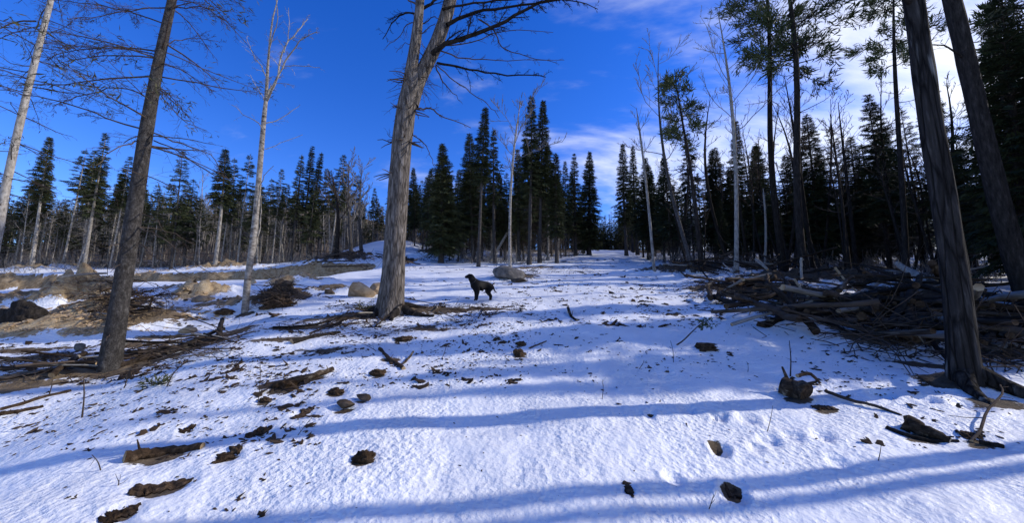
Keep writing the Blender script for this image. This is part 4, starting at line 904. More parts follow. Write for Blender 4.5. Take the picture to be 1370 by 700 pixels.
rock('soil_clod', 372, 410, 46, 20, 'dark tangled root clump on the snow beside the slim birch', 'rot_bark', 11, 'root clump', facet=False, rough=.5, deep=.6)
rock('soil_clod', 300, 420, 26, 12, 'dark earth clod between the slim birch and the flat yellow stone', 'rot_bark', 12, 'clod', facet=False, rough=.4)
rock('rock', 270, 403, 34, 14, 'sandy lump of earth on the snowy pit floor', 'tan_stone', 13, 'rock', facet=False)
rock('rock', 385, 382, 14, 8, 'small brown stone on the flat snow before the cut bank', 'brown_stone', 14)
rock('rock', 338, 380, 16, 7, 'small tan stone on the flat snow behind the slim birch', 'tan_stone', 15)
rock('rock', 440, 393, 20, 8, 'low brown stone left of the large tan boulder', 'brown_stone', 16)
rock('rock', 72, 384, 22, 7, 'small dark stone on the snow above the sandy bank', 'grey_stone', 17)
rock('soil_clod', 380, 518, 34, 17, 'dark mossy lump at the end of a rotten branch in the snow', 'rot_bark', 18, 'clod', facet=False, rough=.4)
rock('soil_clod', 448, 527, 20, 13, 'small dark clod behind the pair of brown stones', 'rot_bark', 19, 'clod', facet=False, rough=.4)
rock('soil_clod', 505, 502, 20, 13, 'dark clod with a root stub on the snow below the pine', 'rot_bark', 20, 'clod', facet=False, rough=.45)
rock('soil_clod', 945, 468, 32, 15, 'dark clod of earth under the bent fir seedling', 'rot_bark', 21, 'clod', facet=False, rough=.4)
rock('soil_clod', 354, 538, 17, 11, 'small round dark clod on the snow below the rotten branch', 'rot_bark', 22, 'clod', facet=False, rough=.45)
rock('soil_clod', 695, 476, 16, 13, 'dark clod in the middle of the snowy slope', 'rot_bark', 23, 'clod', facet=False, rough=.5)
rock('soil_clod', 697, 462, 12, 10, 'small dark clod just above the one in the middle of the slope', 'rot_bark', 24, 'clod', facet=False, rough=.5)
rock('rock', 1335, 470, 44, 18, 'dark rounded rock capped by the brush right of the maple', 'grey_stone', 25)
rock('soil_clod', 540, 455, 22, 9, 'flat dark clod on the snow in front of the forked pine', 'rot_bark', 26, 'clod', facet=False, rough=.5)

def log_mb(P, R, k, seed, amp=.08, m=0, cap=1, knots=3):
    rng = np.random.default_rng(seed); mb = MB(); P = np.asarray(P, float)
    an = np.arange(k) * 2 * np.pi / k; i = np.arange(len(P))
    ro = 1 + amp * 2 * noise(np.cos(an)[None] * 1.5 + i[:, None] * .37, np.sin(an)[None] * 1.5 + seed, seed) 
    mb.tube(P, R, k, m, cap=cap, rough=ro)
    for j in range(knots):
        q = rng.integers(1, len(P) - 1); a = rng.uniform(0, 6.28); d = unit(np.array([rng.normal(0, .4), math.cos(a), abs(math.sin(a))])); l = R[q] * rng.uniform(1.5, 4)
        mb.tube(np.array([P[q], P[q] + d * l * .6, P[q] + d * l]), np.array([R[q] * .3, R[q] * .2, R[q] * .12]), 4, m)
    return mb
def slab_px(name, pts, w0, w1, label, seed, m='rot_bark', cat='bark', curl=.55):
    """a ragged, curled piece of rotten bark lying in the snow"""
    rng = np.random.default_rng(seed); W = np.array([hit(*p[:2]) for p in pts]); Y = W[:, 1].mean(); P, R = resample(W, np.linspace(w0, w1, len(W)) * Y / FPX / 2, 34)
    n, k = 34, 11; T = np.gradient(P, axis=0); S_ = np.stack([-T[:, 1], T[:, 0], 0 * T[:, 0]], 1); S_ /= np.linalg.norm(S_, axis=1)[:, None]; t = np.linspace(0, 1, n)
    env = np.clip(np.minimum(t, 1 - t) * 5, .12, 1) ** .5; lo = R * 2.1 * env * (.55 + .75 * fbm(t * 7 + seed, t * 0 + .3, 3, seed) + .35 * rng.random(n)); hi = R * 2.1 * env * (.55 + .75 * fbm(t * 7 + seed, t * 0 + 9.3, 3, seed + 1) + .35 * rng.random(n))
    top = np.zeros((n, k, 3))
    for j in range(k):
        f = j / (k - 1) * 2 - 1; off = np.where(f < 0, f * np.abs(lo), f * np.abs(hi)); top[:, j] = P + S_ * off[:, None]; g = np.array([h1(a, b_) for a, b_ in top[:, j, :2]])
        top[:, j, 2] = g + R * (curl * (1 - f * f) * (.6 + 1.2 * noise(t * 9 + j * .2, t * 0 + seed, seed)) + .35 * noise(t * 16, t * 0 + j * .8, seed + 4)) + .004
    bot = top.copy(); bot[:, :, 2] -= .05; c = P.mean(0); V = np.concatenate([top.reshape(-1, 3), bot.reshape(-1, 3)]) - c; i_ = np.arange(n - 1)[:, None] * k; j_ = np.arange(k - 1)[None]
    Q = np.stack([i_ + j_, i_ + k + j_, i_ + k + j_ + 1, i_ + j_ + 1], -1).reshape(-1, 4); ed = [(a * k, a * k + k) for a in range(n - 1)] + [(a * k + k - 1, a * k + 2 * k - 1) for a in range(n - 1)]; nk = n * k
    mb = MB(); mb.add(V, q=np.concatenate([Q, np.array([[a, b_, b_ + nk, a + nk] for a, b_ in ed])])); o = obj(name, mb.mesh(name, [M[m]]), None, c); tag(o, label, cat); return o
def log_px(name, pts, w0, w1, label, seed, m='log_bark', cat='log', group=None, lift=0.0, sides=9, sink=.25, amp=.08, knots=2, twiggy=0, cut='cut_wood'):
    """a log or branch lying along ground pixels; pts may carry a third value, the height above ground in metres"""
    W = []
    for p in pts:
        g = hit(p[0], p[1]); g[2] += (p[2] if len(p) > 2 else 0) + lift; W.append(g)
    W = np.array(W); Y = W[:, 1].mean(); R = np.linspace(w0, w1, len(W)) * Y / FPX / 2
    for i in range(len(W)): W[i, 2] += R[i] * (1 - 2 * sink)
    P, R = resample(W, R, max(6, len(W) * 4)); c = P.mean(0); rng = np.random.default_rng(seed)
    P[1:-1] += rng.normal(0, 1, (len(P) - 2, 3)) * R[1:-1, None] * .12
    mb = log_mb(P - c, R, sides, seed, amp, knots=knots)
    if twiggy: twigs(mb, P - c, R[0], rng, twiggy, .25, 0, -.1, .3, 0, rmin=.003)
    o = obj(name, mb.mesh(name, [M[m], M[cut]]), None, c); tag(o, label, cat, group); return o
log_px('log', [(165, 618), (200, 611), (235, 606), (271, 600)], 17, 9, 'rotten half buried log on the open snow', 600, 'rot_bark', amp=.16, sink=.3)
for k, (pts, w0, w1, lab) in enumerate([
    ([(172, 664), (195, 658), (225, 652), (258, 643)], 16, 12, 'long ragged slab of rotten bark on snow below the half buried log'),
    ([(284, 622), (300, 614), (312, 606), (324, 600)], 9, 15, 'short ragged bark slab off the end of the half buried log'),
    ([(328, 586), (345, 580), (364, 573)], 9, 10, 'small dark bark slab on snow up from the half buried log'),
    ([(135, 702), (160, 690), (188, 676)], 16, 11, 'dark bark slab poking from snow at the lower edge'),
    ([(240, 580), (252, 575), (262, 570)], 7, 6, 'little bark piece beside the dark saplings in shade'),
    ([(392, 562), (406, 554), (420, 547)], 7, 8, 'small bark piece with bare twigs beside it'),
    ([(835, 646), (841, 655), (847, 667)], 7, 4, 'single bark chip stuck upright in the sunlit snow'),
    ([(970, 657), (980, 661), (993, 667)], 6, 3, 'bark chip lying in a hollow of the sunlit snow')]):
    slab_px('bark_slab', pts, w0, w1, lab, 610 + k)
log_px('branch', [(385, 516), (410, 508), (445, 496)], 10, 7, 'rotten branch joined to a dark mossy lump in the snow', 620, 'log_bark', 'branch', amp=.2)
log_px('branch', [(508, 468), (520, 481), (540, 495)], 5, 5, 'short thick stick lying crosswise below the pine', 621, 'rot_bark', 'branch', amp=.2)
log_px('branch', [(540, 487), (547, 480), (553, 477, .06)], 3.5, 2.5, 'forked stub of wood near the crosswise stick', 622, 'log_bark', 'branch')
log_px('branch', [(708, 467), (720, 462), (731, 457)], 2.5, 1.5, 'thin stick beside the dark clods on the slope', 623, 'twig', 'branch')
log_px('branch', [(760, 416, .05), (764, 424), (772, 430)], 4, 3, 'crooked weathered stick on the snow below the track', 624, 'log_bark', 'branch', twiggy=2)
log_px('log', [(1048, 526, .03), (1062, 530, .03), (1080, 535, .02)], 24, 25, 'short stubby log end with a knotted face on open snow', 625, 'log_bark', amp=.12, sink=.3, sides=12, cut='rot_bark')
log_px('branch', [(1068, 517, .1), (1085, 514, .1), (1098, 518, .03)], 5, 3, 'broken root curling over the stubby log end', 626, 'rot_bark', 'branch', amp=.2)
log_px('branch', [(1108, 530, .03), (1140, 540, .02), (1170, 547, .02), (1206, 557)], 4.5, 3, 'long knobbly stick lying from the stubby log towards the maple', 627, 'twig', 'branch', knots=6)
slab_px('bark_slab', [(1085, 545), (1105, 546, .02), (1122, 549)], 9, 4, 'flat splinter of dark bark in front of the stubby log', 628)
log_px('log', [(1210, 573, .02), (1235, 582, .02), (1272, 593)], 24, 9, 'weathered tapering chunk of wood half sunk in snow', 629, 'log_bark', amp=.18, sink=.4, sides=11, cut='grey_wood')
log_px('branch', [(1186, 574), (1215, 585), (1250, 592), (1282, 592)], 6, 4, 'dark flat branch lying under the tapering chunk of wood', 630, 'dark_bark', 'branch')
log_px('branch', [(1300, 592), (1312, 582, .03), (1325, 565, .1), (1345, 552, .16), (1343, 545, .2)], 3.5, 2, 'thin branch rising in a crook from the snow near the maple', 631, 'twig', 'branch', twiggy=3)
log_px('branch', [(1312, 594), (1325, 597), (1342, 600)], 7, 6, 'short dark billet on the snow below the crooked branch', 632, 'dark_bark', 'branch')
slab_px('bark_slab', [(1282, 582), (1300, 583), (1318, 585)], 11, 9, 'brown piece of bark at the foot of the crooked branch', 633)
# left windrow: main broken limbs
log_px('log', [(150, 494), (200, 482), (240, 470), (296, 455)], 8, 6, 'long dark fallen limb lying from the spruce foot along the snow edge', 640, 'log_bark', sink=.2)
log_px('log', [(225, 478, .04), (262, 462, .08), (300, 448, .1)], 6, 4, 'dark pole resting on the fallen limb along the snow edge', 641, 'dark_bark', twiggy=5)
log_px('stump', [(294, 458, -.03), (293, 450, .1), (296, 441, .2)], 8, 5, 'thin broken stump sticking up from the snow edge windrow', 642, 'dark_bark', 'stump', sink=.5)
log_px('log', [(68, 508, .03), (85, 498, .08), (112, 485, .12)], 7, 6, 'pale broken pole end beside the foot of the spruce', 643, 'log_bark')
log_px('log', [(0, 497, .02), (40, 494, .03), (90, 490, .03), (130, 488)], 6, 5, 'reddish pole lying flat left of the spruce foot', 644, 'log_bark')
log_px('log', [(0, 556), (25, 552), (58, 545)], 6, 4, 'dark stick half sunk in the shaded snow bank', 645, 'rot_bark', amp=.2)
log_px('log', [(0, 550), (30, 542), (60, 532), (95, 524)], 5, 4, 'long dark stick on the crest of the shaded snow bank', 646, 'rot_bark', amp=.2)
log_px('log', [(390, 460), (420, 452), (455, 446)], 8, 5, 'dark limb lying on the snow below and left of the pine', 647, 'dark_bark', sink=.3)
log_px('log', [(365, 440), (410, 437), (440, 431)], 4, 4, 'thin pole on the snow shoulder left of the pine', 648, 'dark_bark', sink=.3)
log_px('branch', [(70, 402, .5), (105, 396, .5), (140, 385, .35)], 4, 2.5, 'bleached pale branch on the dark brush heap over the sandy bank', 649, 'grey_wood', 'branch')

# brush pile on the right: single logs that stand out
def log_at(name, pts, w0, w1, label, seed, m, cat='log'):
    W = np.array([at(x, y, Y) for x, y, Y in pts])
    for q in W: q[2] = max(q[2], h1(q[0], q[1]) + .02)
    R = np.array([wid(w, q) / 2 for w, q in zip(np.linspace(w0, w1, len(W)), W)]); P, R = resample(W, R, 12); c = P.mean(0); rng = np.random.default_rng(seed); P[1:-1] += rng.normal(0, 1, (10, 3)) * R[1:-1, None] * .12
    o = obj(name, log_mb(P - c, R, 9, seed, .12, knots=3).mesh(name, [M[m], M['cut_wood' if m in ('grey_wood', 'cut_wood') else 'rot_bark']]), None, c); tag(o, label, cat)
for k, (pts, w0, w1, lab, mm) in enumerate([
    ([(1018, 440, 6.7), (1050, 430, 7.0), (1085, 420, 7.3), (1118, 404, 7.7)], 15, 12, 'large mottled log lying at the front of the brush pile', 'log_bark'),
    ([(1065, 424, 7.2), (1095, 438, 6.8), (1130, 453, 6.3), (1165, 462, 6.0)], 8, 9, 'dark log slanting down off the front of the brush pile', 'dark_bark'),
    ([(1200, 352, 9.2), (1222, 366, 8.8), (1250, 380, 8.2)], 9, 19, 'thick pale broken log rising at the back of the brush pile', 'grey_wood'),
    ([(1115, 424, 7.0), (1180, 408, 7.2), (1260, 396, 7.0)], 5, 4, 'long thin pole across the middle of the brush pile to the maple', 'log_bark'),
    ([(1188, 420, 6.6), (1220, 442, 6.2), (1262, 465, 5.7)], 12, 12, 'thick grey log pointing at the maple foot', 'log_bark'),
    ([(1188, 438, 6.2), (1215, 455, 5.9), (1240, 470, 5.6)], 8, 6, 'shorter grey log below the one pointing at the maple foot', 'log_bark'),
    ([(1140, 398, 7.9), (1160, 388, 8.0), (1180, 374, 8.1)], 7, 10, 'pale forked log piece on top of the brush pile', 'grey_wood'),
    ([(1117, 358, 8.5), (1130, 374, 8.3), (1145, 390, 8.0)], 4, 3, 'thin bright peeled stick leaning on the brush pile', 'cut_wood'),
    ([(1063, 374, 8.6), (1072, 387, 8.4), (1082, 398, 8.1)], 4, 3, 'bright splinter standing from the left part of the brush pile', 'cut_wood'),
    ([(1012, 347, 12.5), (1020, 354, 12.2), (1027, 361, 12)], 6, 4, 'pale broken stub at the back left of the brush pile', 'grey_wood'),
    ([(1300, 388, 7.4), (1335, 397, 7.2), (1375, 402, 7.0)], 13, 14, 'sawn pale log behind the maple trunk', 'log_bark'),
    ([(955, 398, 9.2), (990, 412, 8.2), (1030, 420, 7.8)], 8, 6, 'mossy log at the left tip of the brush pile', 'dark_bark'),
    ([(1010, 382, 9.4), (1060, 384, 9.2), (1115, 390, 8.6)], 6, 5, 'straight dark pole lying level in the brush pile', 'log_bark'),
    ([(1085, 405, 8.0), (1115, 388, 8.2), (1135, 378, 8.4)], 5, 5, 'dark pole slanting up behind the pale forked piece', 'dark_bark'),
    ([(1185, 364, 9.0), (1195, 370, 8.9), (1208, 378, 8.8)], 3, 3, 'small bright splinter behind the pale forked piece', 'cut_wood'),
    ([(1072, 345, 11.5), (1072, 360, 11.5), (1073, 373, 11.4)], 4, 4, 'short pale stub standing upright behind the brush pile', 'grey_wood')]):
    log_at('log', pts, w0, w1, lab, 660 + k, mm)
# the rest of the pile: shared meshes, one object each
LOGP = []
for k in range(8):
    rr = np.random.default_rng(700 + k); x = np.linspace(-.5, .5, 8); P = np.stack([x, .015 * np.cumsum(rr.normal(0, .6, 8)), .015 * np.cumsum(rr.normal(0, .6, 8))], 1)
    LOGP.append(log_mb(P, np.linspace(.5, .32, 8) * .06, 7, 700 + k, .12, knots=3).mesh('log', [M[['log_bark', 'dark_bark', 'log_bark', 'grey_wood', 'dark_bark', 'rot_bark', 'log_bark', 'twig'][k]], M['cut_wood' if k == 3 else 'rot_bark']]))
rl = random.Random(31)
def scatter_logs(n, regions, label, group, cat='branch', hmax=.5, name='brush_branch', Lr=(.8, 2.8), rr=(.018, .05), bias=None):
    for k in range(n):
        (px0, py0, px1, py1, hm) = rl.choice(regions); g = hit(rl.uniform(px0, px1), rl.uniform(py0, py1))
        L = rl.uniform(*Lr); r = rl.uniform(*rr); az = rl.gauss(bias[0], bias[1]) if bias else rl.uniform(0, math.pi); pit = rl.gauss(0, .16)
        kk = rl.randrange(8); o = obj(name, LOGP[kk], None, (g[0], g[1], g[2] + r + rl.random() ** 1.5 * hm + abs(math.sin(pit)) * L * .35))
        slope = math.atan(.19 * math.sin(az)); o.rotation_euler = (rl.uniform(0, 6.28), -(slope + pit), az); o.rotation_mode = 'XYZ'; o.scale = (L, r / .03, r / .03)
        look = ('thin' if r < (rr[0] + rr[1]) / 2 else 'thick') + ' ' + ['brown', 'blackish', 'mottled', 'bleached grey', 'dark', 'rotten', 'brown', 'twiggy'][kk]
        tag(o, look + ' ' + label, cat, look + ' ' + group)
scatter_logs(150, [(1010, 385, 1260, 445, .30), (1010, 385, 1260, 445, .30), (940, 380, 1060, 408, .15), (1120, 410, 1280, 475, .18), (1300, 410, 1370, 475, .25), (1060, 372, 1370, 395, .3)],
             'branch among the tangle of the brush pile before the maple', 'branches in the brush pile', Lr=(.6, 2.4), rr=(.022, .07))
scatter_logs(40, [(900, 352, 1020, 372, .3), (960, 350, 1090, 366, .4)], 'branch in the slash heap at the foot of the birches', 'branches in the slash heap', hmax=.4, Lr=(1, 3))
scatter_logs(30, [(122, 388, 180, 425, .35), (140, 400, 205, 435, .2)], 'stick in the brown brush heap behind the spruce trunk', 'sticks in the brown brush heap', Lr=(.4, 1.2), rr=(.010, .028))
scatter_logs(22, [(160, 470, 300, 482, .1), (220, 450, 310, 466, .12), (20, 485, 140, 505, .1)], 'stick in the windrow along the snow edge', 'sticks in the snow edge windrow', Lr=(.4, 1.3), rr=(.010, .024), bias=(.45, .4))
scatter_logs(30, [(430, 345, 500, 360, .5), (560, 338, 640, 350, .5), (520, 350, 560, 358, .3)], 'stick in the brush heaps on the slope behind the pine', 'sticks in the brush heaps behind the pine', Lr=(1, 3), rr=(.02, .05))
scatter_logs(22, [(560, 408, 660, 425, .03), (420, 420, 520, 440, .05), (700, 352, 790, 372, .05)], 'short stick on the littered snow around the forked pine', 'sticks around the forked pine', Lr=(.3, 1.1), rr=(.010, .022))
# fine twigs inside the heaps
TW = MB(); rt = np.random.default_rng(41)
def twig_heap(n, regions, hm, L=(.25, .9), r=.006, flat=.35):
    for k in range(n):
        px0, py0, px1, py1 = regions[rt.integers(len(regions))]; 
        c = HP[(px0, py0, px1, py1)]; u, v = rt.random(2); g = (c[0] * (1 - u) + c[1] * u) * (1 - v) + (c[2] * (1 - u) + c[3] * u) * v
        z = h1(g[0], g[1]); a = rt.uniform(0, 6.28); Q = curve([g[0], g[1], z + rt.random() ** 1.6 * hm], [math.cos(a), math.sin(a), rt.normal(0, flat)], rt.uniform(*L), rt, 3, .2, .4); TW.tube(Q, np.linspace(r, r * .45, 4) * rt.uniform(.7, 1.6), 3)
HP = {}
def regs(*rs):
    for r_ in rs: HP[r_] = [hit(r_[0], r_[1]), hit(r_[2], r_[1]), hit(r_[0], r_[3]), hit(r_[2], r_[3])]
    return list(rs)
twig_heap(900, regs((1000, 372, 1270, 450), (1120, 430, 1290, 480), (930, 380, 1060, 408), (1310, 420, 1370, 500)), .28, (.3, 1.2), .008)
twig_heap(420, regs((900, 350, 1080, 368)), .6, (.5, 1.6), .012)
twig_heap(420, regs((118, 388, 188, 430), (140, 405, 225, 440)), .35, (.2, .8), .007)
twig_heap(230, regs((150, 468, 310, 485), (200, 450, 320, 470), (0, 480, 150, 512)), .1, (.15, .8), .005, .2)
twig_heap(330, regs((430, 345, 505, 362), (560, 336, 645, 352)), .6, (.5, 1.5), .013)
twig_heap(240, regs((350, 395, 395, 410)), .3, (.2, .6), .008)
twig_heap(420, regs((460, 408, 650, 430), (380, 425, 520, 450)), .05, (.1, .5), .0045, .15)
twig_heap(160, regs((660, 365, 720, 378), (690, 350, 800, 368)), .15, (.3, .9), .009)
tag(obj('twig_litter', TW.mesh('twig_litter', [M['twig']])), 'fine broken twigs tangled in the brush heaps and windrows', 'twigs', kind='stuff')

# small dark litter: bark flakes, needles and leaf bits melted into the snow
LT = MB(); rng = np.random.default_rng(51)
import bmesh as _bm
_b = _bm.new(); _bm.ops.create_icosphere(_b, subdivisions=1, radius=1.0); IV = np.array([v.co[:] for v in _b.verts]); IF = [[v.index for v in f.verts] for f in _b.faces]; _b.free()
def flakes(n, px0, py0, px1, py1, smin, smax, along=.2):
    c = HP.get((px0, py0, px1, py1)) or regs((px0, py0, px1, py1)) and HP[(px0, py0, px1, py1)]
    for k in range(n):
        u, v = rng.random(2); g = (c[0] * (1 - u) + c[1] * u) * (1 - v) + (c[2] * (1 - u) + c[3] * u) * v
        if noise(g[0] * .9, g[1] * .9, 71) < rng.uniform(-.45, .25): continue
        s = smin + (smax - smin) * rng.random() ** 2.5; an = rng.normal(along, .5); R_ = np.array([[math.cos(an), -math.sin(an), 0], [math.sin(an), math.cos(an), 0], [0, 0, 1]])
        for q in range(rng.integers(2, 7) if s > .018 else 1):
            e = s * rng.uniform(.25, .75) if s > .018 else s; V = IV * (1 + rng.normal(0, .38, (len(IV), 1))) * [e * rng.uniform(.8, 2.2), e * rng.uniform(.4, 1), e * rng.uniform(.15, .55)]
            a2 = rng.uniform(0, 6.28); tl = rng.normal(0, .35); V = V @ np.array([[math.cos(a2), -math.sin(a2), 0], [math.sin(a2), math.cos(a2), 0], [tl, 0, 1]]).T
            o_ = R_ @ np.array([rng.normal(0, s * 1.0), rng.normal(0, s * .35), 0]); V[:, 2] += .19 * V[:, 1]; X_, Y_ = g[0] + o_[0], g[1] + o_[1]
            LT.add(V + [X_, Y_, h1(X_, Y_) + e * .05], t=IF)
flakes(480, 300, 440, 700, 520, .012, .07); flakes(800, 440, 405, 700, 440, .012, .07); flakes(260, 200, 490, 420, 600, .012, .07, .4); flakes(340, 640, 380, 930, 440, .015, .10)
flakes(300, 850, 380, 1060, 420, .02, .09); flakes(160, 700, 430, 1000, 500, .01, .05); flakes(60, 0, 520, 300, 600, .01, .06, .4); flakes(120, 1080, 440, 1300, 520, .012, .06); flakes(60, 1080, 520, 1370, 600, .01, .05)
flakes(90, 600, 500, 1100, 640, .006, .02); flakes(130, 720, 345, 930, 375, .03, .12); flakes(200, 0, 455, 240, 500, .015, .09); flakes(130, 230, 390, 460, 440, .02, .12); flakes(60, 520, 350, 700, 400, .03, .12); flakes(60, 80, 600, 500, 690, .008, .03)
flakes(900, 440, 404, 700, 440, .006, .03); flakes(800, 300, 440, 700, 520, .006, .028); flakes(500, 180, 480, 430, 600, .006, .028, .4); flakes(600, 640, 376, 940, 440, .008, .04); flakes(450, 850, 378, 1070, 425, .01, .05); flakes(350, 700, 430, 1060, 510, .005, .022); flakes(260, 560, 430, 720, 500, .006, .03)
flakes(300, 1060, 440, 1300, 530, .006, .035); flakes(260, 0, 505, 300, 620, .006, .03, .4); flakes(220, 520, 350, 720, 402, .015, .07); flakes(260, 720, 343, 950, 378, .02, .08); flakes(420, 0, 452, 330, 505, .008, .05)
tag(obj('forest_litter', LT.mesh('forest_litter', [M['litter']], False)), 'dark flakes of bark and leaf litter strewn over the snow', 'litter', kind='stuff')

LT2 = LT; LT = MB()
flakes(700, 0, 395, 130, 450, .012, .09, 0); flakes(260, 120, 385, 230, 445, .012, .07, 0); flakes(220, 180, 352, 430, 366, .05, .2, 0); flakes(200, 225, 395, 320, 425, .015, .09, 0); flakes(120, 0, 358, 130, 372, .04, .2, 0)
tag(obj('soil_crumbs', LT.mesh('soil_crumbs', [M['tan_stone']], False)), 'sandy crumbs and pebbles strewn over the dug soil banks', 'soil', kind='stuff')
# saplings and weed stalks standing in the snow
def stalk(px, py, tpx, tpy, label, seed, w=1.3, tw=2, mid=None, name='sapling'):
    b = hit(px, py); Y = b[1]; pts = [(px, py)] + (mid or [((px + tpx) / 2 + 1.5, (py + tpy) / 2)]) + [(tpx, tpy)]
    P = np.array([at(x, y, Y) - b for x, y in pts]); P[0] = [0, 0, -.03]; P, R = resample(P, np.linspace(w, w * .45, len(P)) * Y / FPX / 2, 9); mb = MB(); mb.tube(P, R, 5)
    if tw: twigs(mb, P, R[0], np.random.default_rng(seed), tw, .09, 0, -.1, .2, 0, rmin=.0016)
    o = obj(name, mb.mesh(name, [M['twig']]), None, b); tag(o, label, 'sapling')
stalk(110, 559, 112, 506, 'dark upright sapling stem in the shaded snow below the spruce', 801, 2.2, 2)
stalk(1057, 504, 1056, 456, 'thin upright sapling stem on the snow before the brush pile', 802, 1.9, 3)
stalk(222, 518, 262, 483, 'arched thin sapling bowing over the shaded snow', 803, 1.8, 3, [(232, 500), (248, 486)])
stalk(1025, 578, 1034, 543, 'slim straw stalk leaning in the sunlit snow', 804, 1.0, 0)
stalk(901, 485, 897, 456, 'short bare stalk left of the bent fir seedling', 805, 1.0, 2)
stalk(805, 534, 806, 508, 'tiny weed stalk with side shoots in the lower snow', 806, 1.0, 4)
stalk(1173, 617, 1179, 595, 'short twig stub in the striped shadow snow', 807, 1.2, 0)
stalk(946, 682, 955, 662, 'small forked twig by the bark chip hollow', 808, 1.3, 2)
stalk(137, 630, 123, 609, 'leaning twig beside the end of the half buried log', 809, 1.6, 1)
stalk(158, 650, 157, 641, 'tiny sprouting twig between log and bark slab', 810, 1.5, 3)
stalk(853, 494, 862, 483, 'little tripod twig on the middle of the slope', 811, 1.0, 4)
stalk(1000, 498, 999, 484, 'faint short stem on the shaded slope', 812, .8, 0)
stalk(345, 542, 348, 478, 'tall thin weed stem above the rotten branch lump', 813, 1.1, 6)
stalk(395, 583, 418, 558, 'sprawling bare twigs flat over the snow by the bark piece', 814, 1.1, 5)
stalk(600, 520, 601, 510, 'tiny stem on the plain shaded snow', 815, .8, 1)
stalk(65, 530, 70, 505, 'short dark shoot on the snow bank crest', 816, 1.3, 3)
stalk(165, 520, 170, 503, 'low bush of bare shoots in the shaded snow', 817, 1.6, 6)
stalk(508, 470, 470, 455, 'bare twig bowed over the litter below the pine', 818, 1.0, 3)
stalk(590, 160 + 320, 597, 462, 'small upright twig among the litter below the pine', 819, 1.0, 2)

# bent fir seedling with needles
def seedling():
    b = hit(905, 462); Y = b[1]; r = empty('fir_seedling', b); tag(r, 'bent fir seedling with green needles on the snowy slope', 'seedling')
    P = np.array([at(x, y, Y) - b for x, y in [(905, 462), (915, 455), (927, 443), (937, 434), (944, 430)]]); P, R = resample(P, np.linspace(2.2, 1, 5) * Y / FPX / 2, 12); mb = MB(); mb.tube(P, R, 5); obj('stem', mb.mesh('stem', [M['twig']]), r)
    g = np.random.default_rng(8); B = []; Ti = []; Wd = []; Nn = []
    for k in range(16):
        d = unit(np.array([g.normal(.4, .6), g.normal(0, .6), g.normal(-.1, .5)])); q0 = P[g.integers(8, 12)]; Q = curve(q0, d, g.uniform(.06, .14), g, 3, .2, .2)
        for s in Q[1:]:
            for j in range(7): v = unit(d + g.normal(0, .7, 3)); B.append(s); Ti.append(s + v * .045); Wd.append(.006); Nn.append(g.normal(0, 1, 3))
    c = MB(); c.kites(np.array(B), np.array(Ti), np.array(Wd), np.array(Nn)); obj('needles', mk(c, 'needles', 'fir_needles', False), r)
seedling()
# small dark fir sprig by the big pine foot
def sprig(px, py, w, label, seed):
    b = hit(px, py); s = b[1] / FPX; r = empty('fir_sprig', b); tag(r, label, 'sprig'); g = np.random.default_rng(seed); D = MB(); B = []; Ti = []; Wd = []; Nn = []
    for k in range(9):
        a = g.uniform(0, 6.28); Q = curve([0, 0, -.02], [math.cos(a), math.sin(a), g.uniform(.3, 1)], w * s * g.uniform(.4, .8), g, 4, .3, .2); D.tube(Q, np.linspace(.008, .003, 5), 3)
        for q in Q[1:]: tuft(g, q, unit(Q[-1] - Q[0]), 6, .09, .7, B, Ti, Wd, Nn, .12)
    obj('stems', D.mesh('stems', [M['twig']]), r); c = MB(); c.kites(np.array(B), np.array(Ti), np.array(Wd), np.array(Nn)); obj('needles', mk(c, 'needles', 'spruce_needles', False), r)
sprig(487, 414, 26, 'dark little fir sprig at the foot of the forked pine', 3)
sprig(210, 514, 20, 'dark tuft of needles poking from the shaded snow bank', 4)

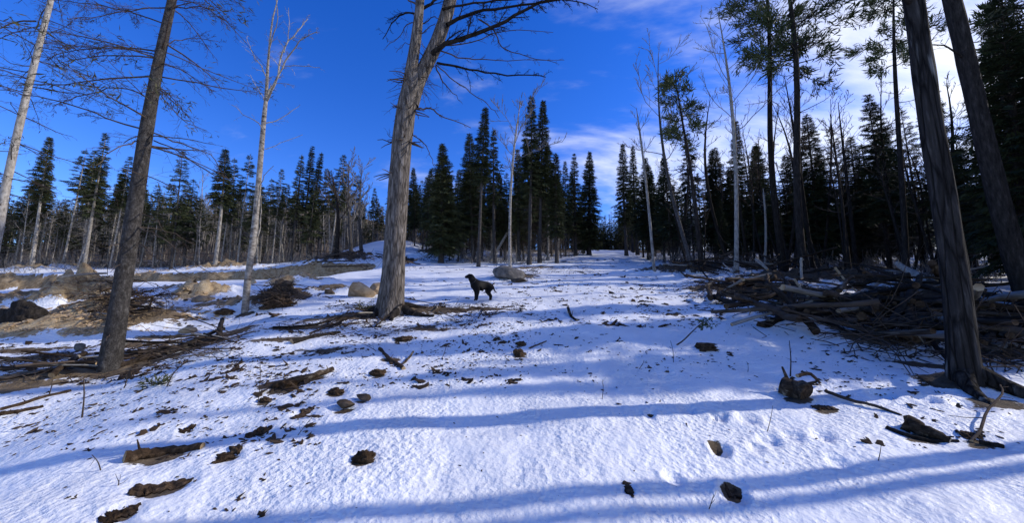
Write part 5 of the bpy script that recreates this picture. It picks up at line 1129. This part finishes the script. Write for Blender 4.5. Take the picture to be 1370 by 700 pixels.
# ------------------------------------------------------------------ the dog
def dog():
    b = hit(645, 403); sc_ = 0.60 / 0.60
    # local frame: +x nose direction, z up; (joint, radius pair, parent)
    J = {'pelvis': ((-.26, 0, .50), (.105, .115), None), 'loin': ((-.10, 0, .50), (.10, .115), 'pelvis'), 'rib': ((.08, 0, .485), (.115, .145), 'loin'), 'chest': ((.22, 0, .475), (.11, .15), 'rib'),
         'withers': ((.30, 0, .54), (.085, .11), 'chest'), 'neck': ((.375, 0, .655), (.068, .072), 'withers'), 'poll': ((.42, -.01, .745), (.068, .07), 'neck'), 'brow': ((.49, -.025, .765), (.062, .062), 'poll'), 'muzzle': ((.565, -.04, .735), (.040, .038), 'brow'), 'nose': ((.63, -.05, .722), (.030, .028), 'muzzle'),
         't1': ((-.36, 0, .535), (.04, .04), 'pelvis'), 't2': ((-.43, 0, .46), (.027, .027), 't1'), 't3': ((-.48, 0, .36), (.021, .021), 't2'), 't4': ((-.54, 0, .30), (.014, .014), 't3'), 't5': ((-.60, .0, .28), (.008, .008), 't4')}
    for s, y, fx, hx in (('l', .085, .02, .03), ('r', -.085, -.03, -.05)):
        J['sh' + s] = ((.24, y, .40), (.062, .08), 'chest'); J['el' + s] = ((.20 + fx * .5, y, .285), (.042, .048), 'sh' + s); J['wr' + s] = ((.225 + fx, y, .145), (.028, .028), 'el' + s); J['pa' + s] = ((.23 + fx, y, .045), (.026, .026), 'wr' + s); J['to' + s] = ((.285 + fx, y, .022), (.028, .02), 'pa' + s)
        J['hi' + s] = ((-.27, y, .40), (.075, .10), 'pelvis'); J['kn' + s] = ((-.20 + hx, y * 1.05, .285), (.05, .06), 'hi' + s); J['ho' + s] = ((-.335 + hx, y, .165), (.027, .03), 'kn' + s); J['hp' + s] = ((-.315 + hx, y, .045), (.024, .026), 'ho' + s); J['ht' + s] = ((-.255 + hx, y, .022), (.027, .02), 'hp' + s)
        J['ea' + s] = ((.44, y * .75, .79), (.024, .026), 'poll'); J['eb' + s] = ((.46, y * 1.0, .735), (.012, .028), 'ea' + s); J['ec' + s] = ((.475, y * 1.02, .69), (.008, .018), 'eb' + s)
    names = list(J); idx = {n_: i for i, n_ in enumerate(names)}
    me = bpy.data.meshes.new('dog_rig'); me.from_pydata([J[n_][0] for n_ in names], [(idx[n_], idx[J[n_][2]]) for n_ in names if J[n_][2]], [])
    o = bpy.data.objects.new('dog_rig', me); COL.objects.link(o); o.modifiers.new('skin', 'SKIN'); sv = me.skin_vertices[0].data
    for n_ in names: q_ = (1.5 if n_ in ('neck', 'withers', 'poll') else 1.32) if J[n_][0][2] > .38 and not n_.startswith('e') else 1.22; sv[idx[n_]].radius = (J[n_][1][0] * q_, J[n_][1][1] * q_); sv[idx[n_]].use_root = (n_ == 'pelvis')
    o.modifiers['skin'].use_smooth_shade = True; ss = o.modifiers.new('sub', 'SUBSURF'); ss.levels = 2; ss.render_levels = 2
    dg = bpy.context.evaluated_depsgraph_get(); m2_ = bpy.data.meshes.new_from_object(o.evaluated_get(dg)); m2_.name = 'dog'; bpy.data.objects.remove(o)
    m2_.materials.clear(); m2_.materials.append(M['fur'])
    d = empty('dog', b); d.rotation_euler = (0, 0, math.radians(180 + 40)); d.scale = (.81,) * 3; tag(d, 'black dog standing on the snow looking out past the forked pine', 'dog')
    obj('body', m2_, d, (0, 0, .0))
    c = MB(); a = np.linspace(0, 2 * np.pi, 17); ax = unit(np.array([.11, 0, .1])); e1 = np.array([0, 1.0, 0]); e2 = np.cross(ax, e1)
    c.tube(np.array([.35, 0, .61]) + .108 * (np.cos(a)[:, None] * e1 + np.sin(a)[:, None] * e2), np.full(17, .011), 6); obj('collar', c.mesh('collar', [M['collar']]), d)
dog()
